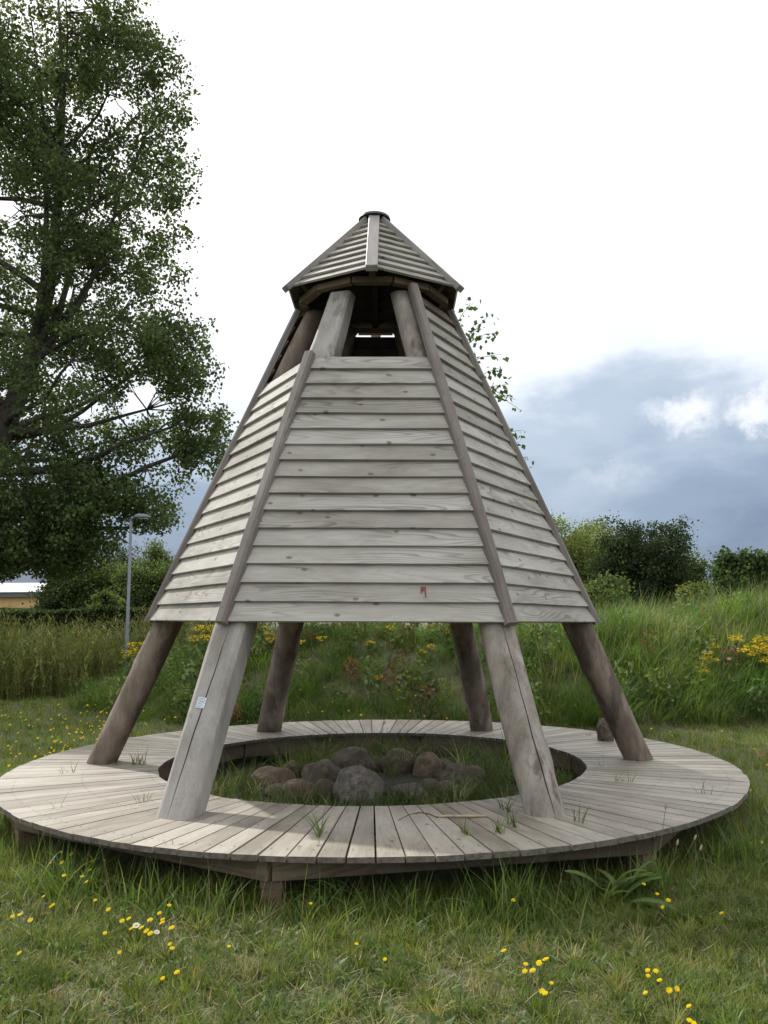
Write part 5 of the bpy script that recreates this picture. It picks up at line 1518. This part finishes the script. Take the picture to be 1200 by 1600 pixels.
# seed stalks right of the plantain
for px, py, basepx, lab in ((805, 0, 0, ''),):
    pass
def stalk(px, py, bpx, Y, label, cat='plant'):
    b = at(bpx, 1400, Y); base = Vector((b.x, Y, h1(b.x, Y))); t = at(px, py, Y) - base
    root = empty('seed_stalk', base); tag(root, label, cat)
    bm = bmesh.new(); add_tube(bm, [(0, 0, 0), t*0.5 + Vector((t.x*-0.12, 0.01, 0)), t], [0.0022, 0.002, 0.0015], 5)
    link('stem', bm_mesh('stem', bm), M['leafstem'], root)
    bm = bmesh.new(); d = t.normalized()
    add_tube(bm, [t - d*0.006, t + d*0.006, t + d*0.02, t + d*0.03], [0.003, 0.0065, 0.006, 0.002], 8)
    link('seed_head', bm_mesh('seed_head', bm), M['stick'], root)
stalk(1085, 1312, 1060, 4.95, 'pale seed stalk right of the plantain, leaning, the taller one')
stalk(1094, 1328, 1078, 4.95, 'pale seed stalk furthest right of the plantain')
stalk(1058, 1320, 1048, 4.9, 'greenish seed stalk nearest the plantain')
stalk(1040, 1262, 1028, 4.7, 'thin brown seed stalk rising in front of the right deck planks')

# tufts of grass growing up between the planks
def tuft(px, py, label, n, hmax, seed, wide=0.03):
    n = int(n*1.7)
    p = on_plane(px, py, DECK_Z)
    r = np.random.default_rng(seed)
    az0 = math.atan2(p.y-CY, p.x-CX)
    s = r.uniform(-wide*2, wide*2, n)
    P0 = np.stack([s*math.cos(az0), s*math.sin(az0), np.full(n, -0.02)], 1)
    V, T, C = blades(P0, r.uniform(0.4, 1.25, n)*hmax, np.abs(r.normal(0.25, 0.2, n)), r.uniform(0, 2*PI, n), r.uniform(0.3, 1.6, n), r.uniform(0.0035, 0.0075, n), palette(n, [(0.09, 0.15, 0.035), (0.13, 0.19, 0.05), (0.24, 0.23, 0.1)], [3, 2, 0.6], r), 5, r)
    o = link('plank_tuft', np_mesh('plank_tuft', V, T, C), M['blade']); o.location = (p.x, p.y, DECK_Z)
    tag(o, label, 'grass tuft', 'grass tufts between the deck planks')
for a in ((218, 1194, 'grass tuft on the planks right of the left leg', 16, 0.16, 1), (175, 1196, 'thin grass sprig at the foot of the left leg', 5, 0.10, 2), (105, 1207, 'sparse flat grass on the left planks', 6, 0.14, 3),
          (349, 1146, 'small tuft beyond the hewn leg on the back left planks', 8, 0.12, 4), (500, 1305, 'grass tuft on the front planks left of the middle', 16, 0.22, 5), (268, 1318, 'tiny sprig at the front left edge of the planks', 4, 0.06, 6),
          (726, 1302, 'tuft in the gap below the peeled stick', 18, 0.13, 7), (780, 1300, 'tuft between the stick end and the front right leg', 20, 0.15, 8), (790, 1266, 'tuft at the inner plank edge near the front right leg', 14, 0.15, 9),
          (800, 1290, 'wide sprig left of the foot of the front right leg', 14, 0.14, 10), (974, 1221, 'grass tuft in the middle of the right planks', 12, 0.10, 11), (946, 1198, 'two thin stalks on the right planks by the pit', 3, 0.16, 12),
          (740, 1142, 'grass tuft at the foot of the back right leg', 18, 0.22, 13), (918, 1149, 'little tuft on the back right planks', 6, 0.09, 14), (1105, 1240, 'flattened sprig near the right end of the deck', 5, 0.14, 15),
          (600, 1131, 'small tuft on the planks at the very back', 6, 0.10, 16), (90, 1262, 'single dry stalk leaning on the left front planks', 3, 0.20, 17), (905, 1285, 'fine sprig right of the front right leg', 6, 0.16, 18), (225, 1252, 'thin sprigs on the planks left of the hewn leg', 6, 0.12, 19)):
    tuft(*a)
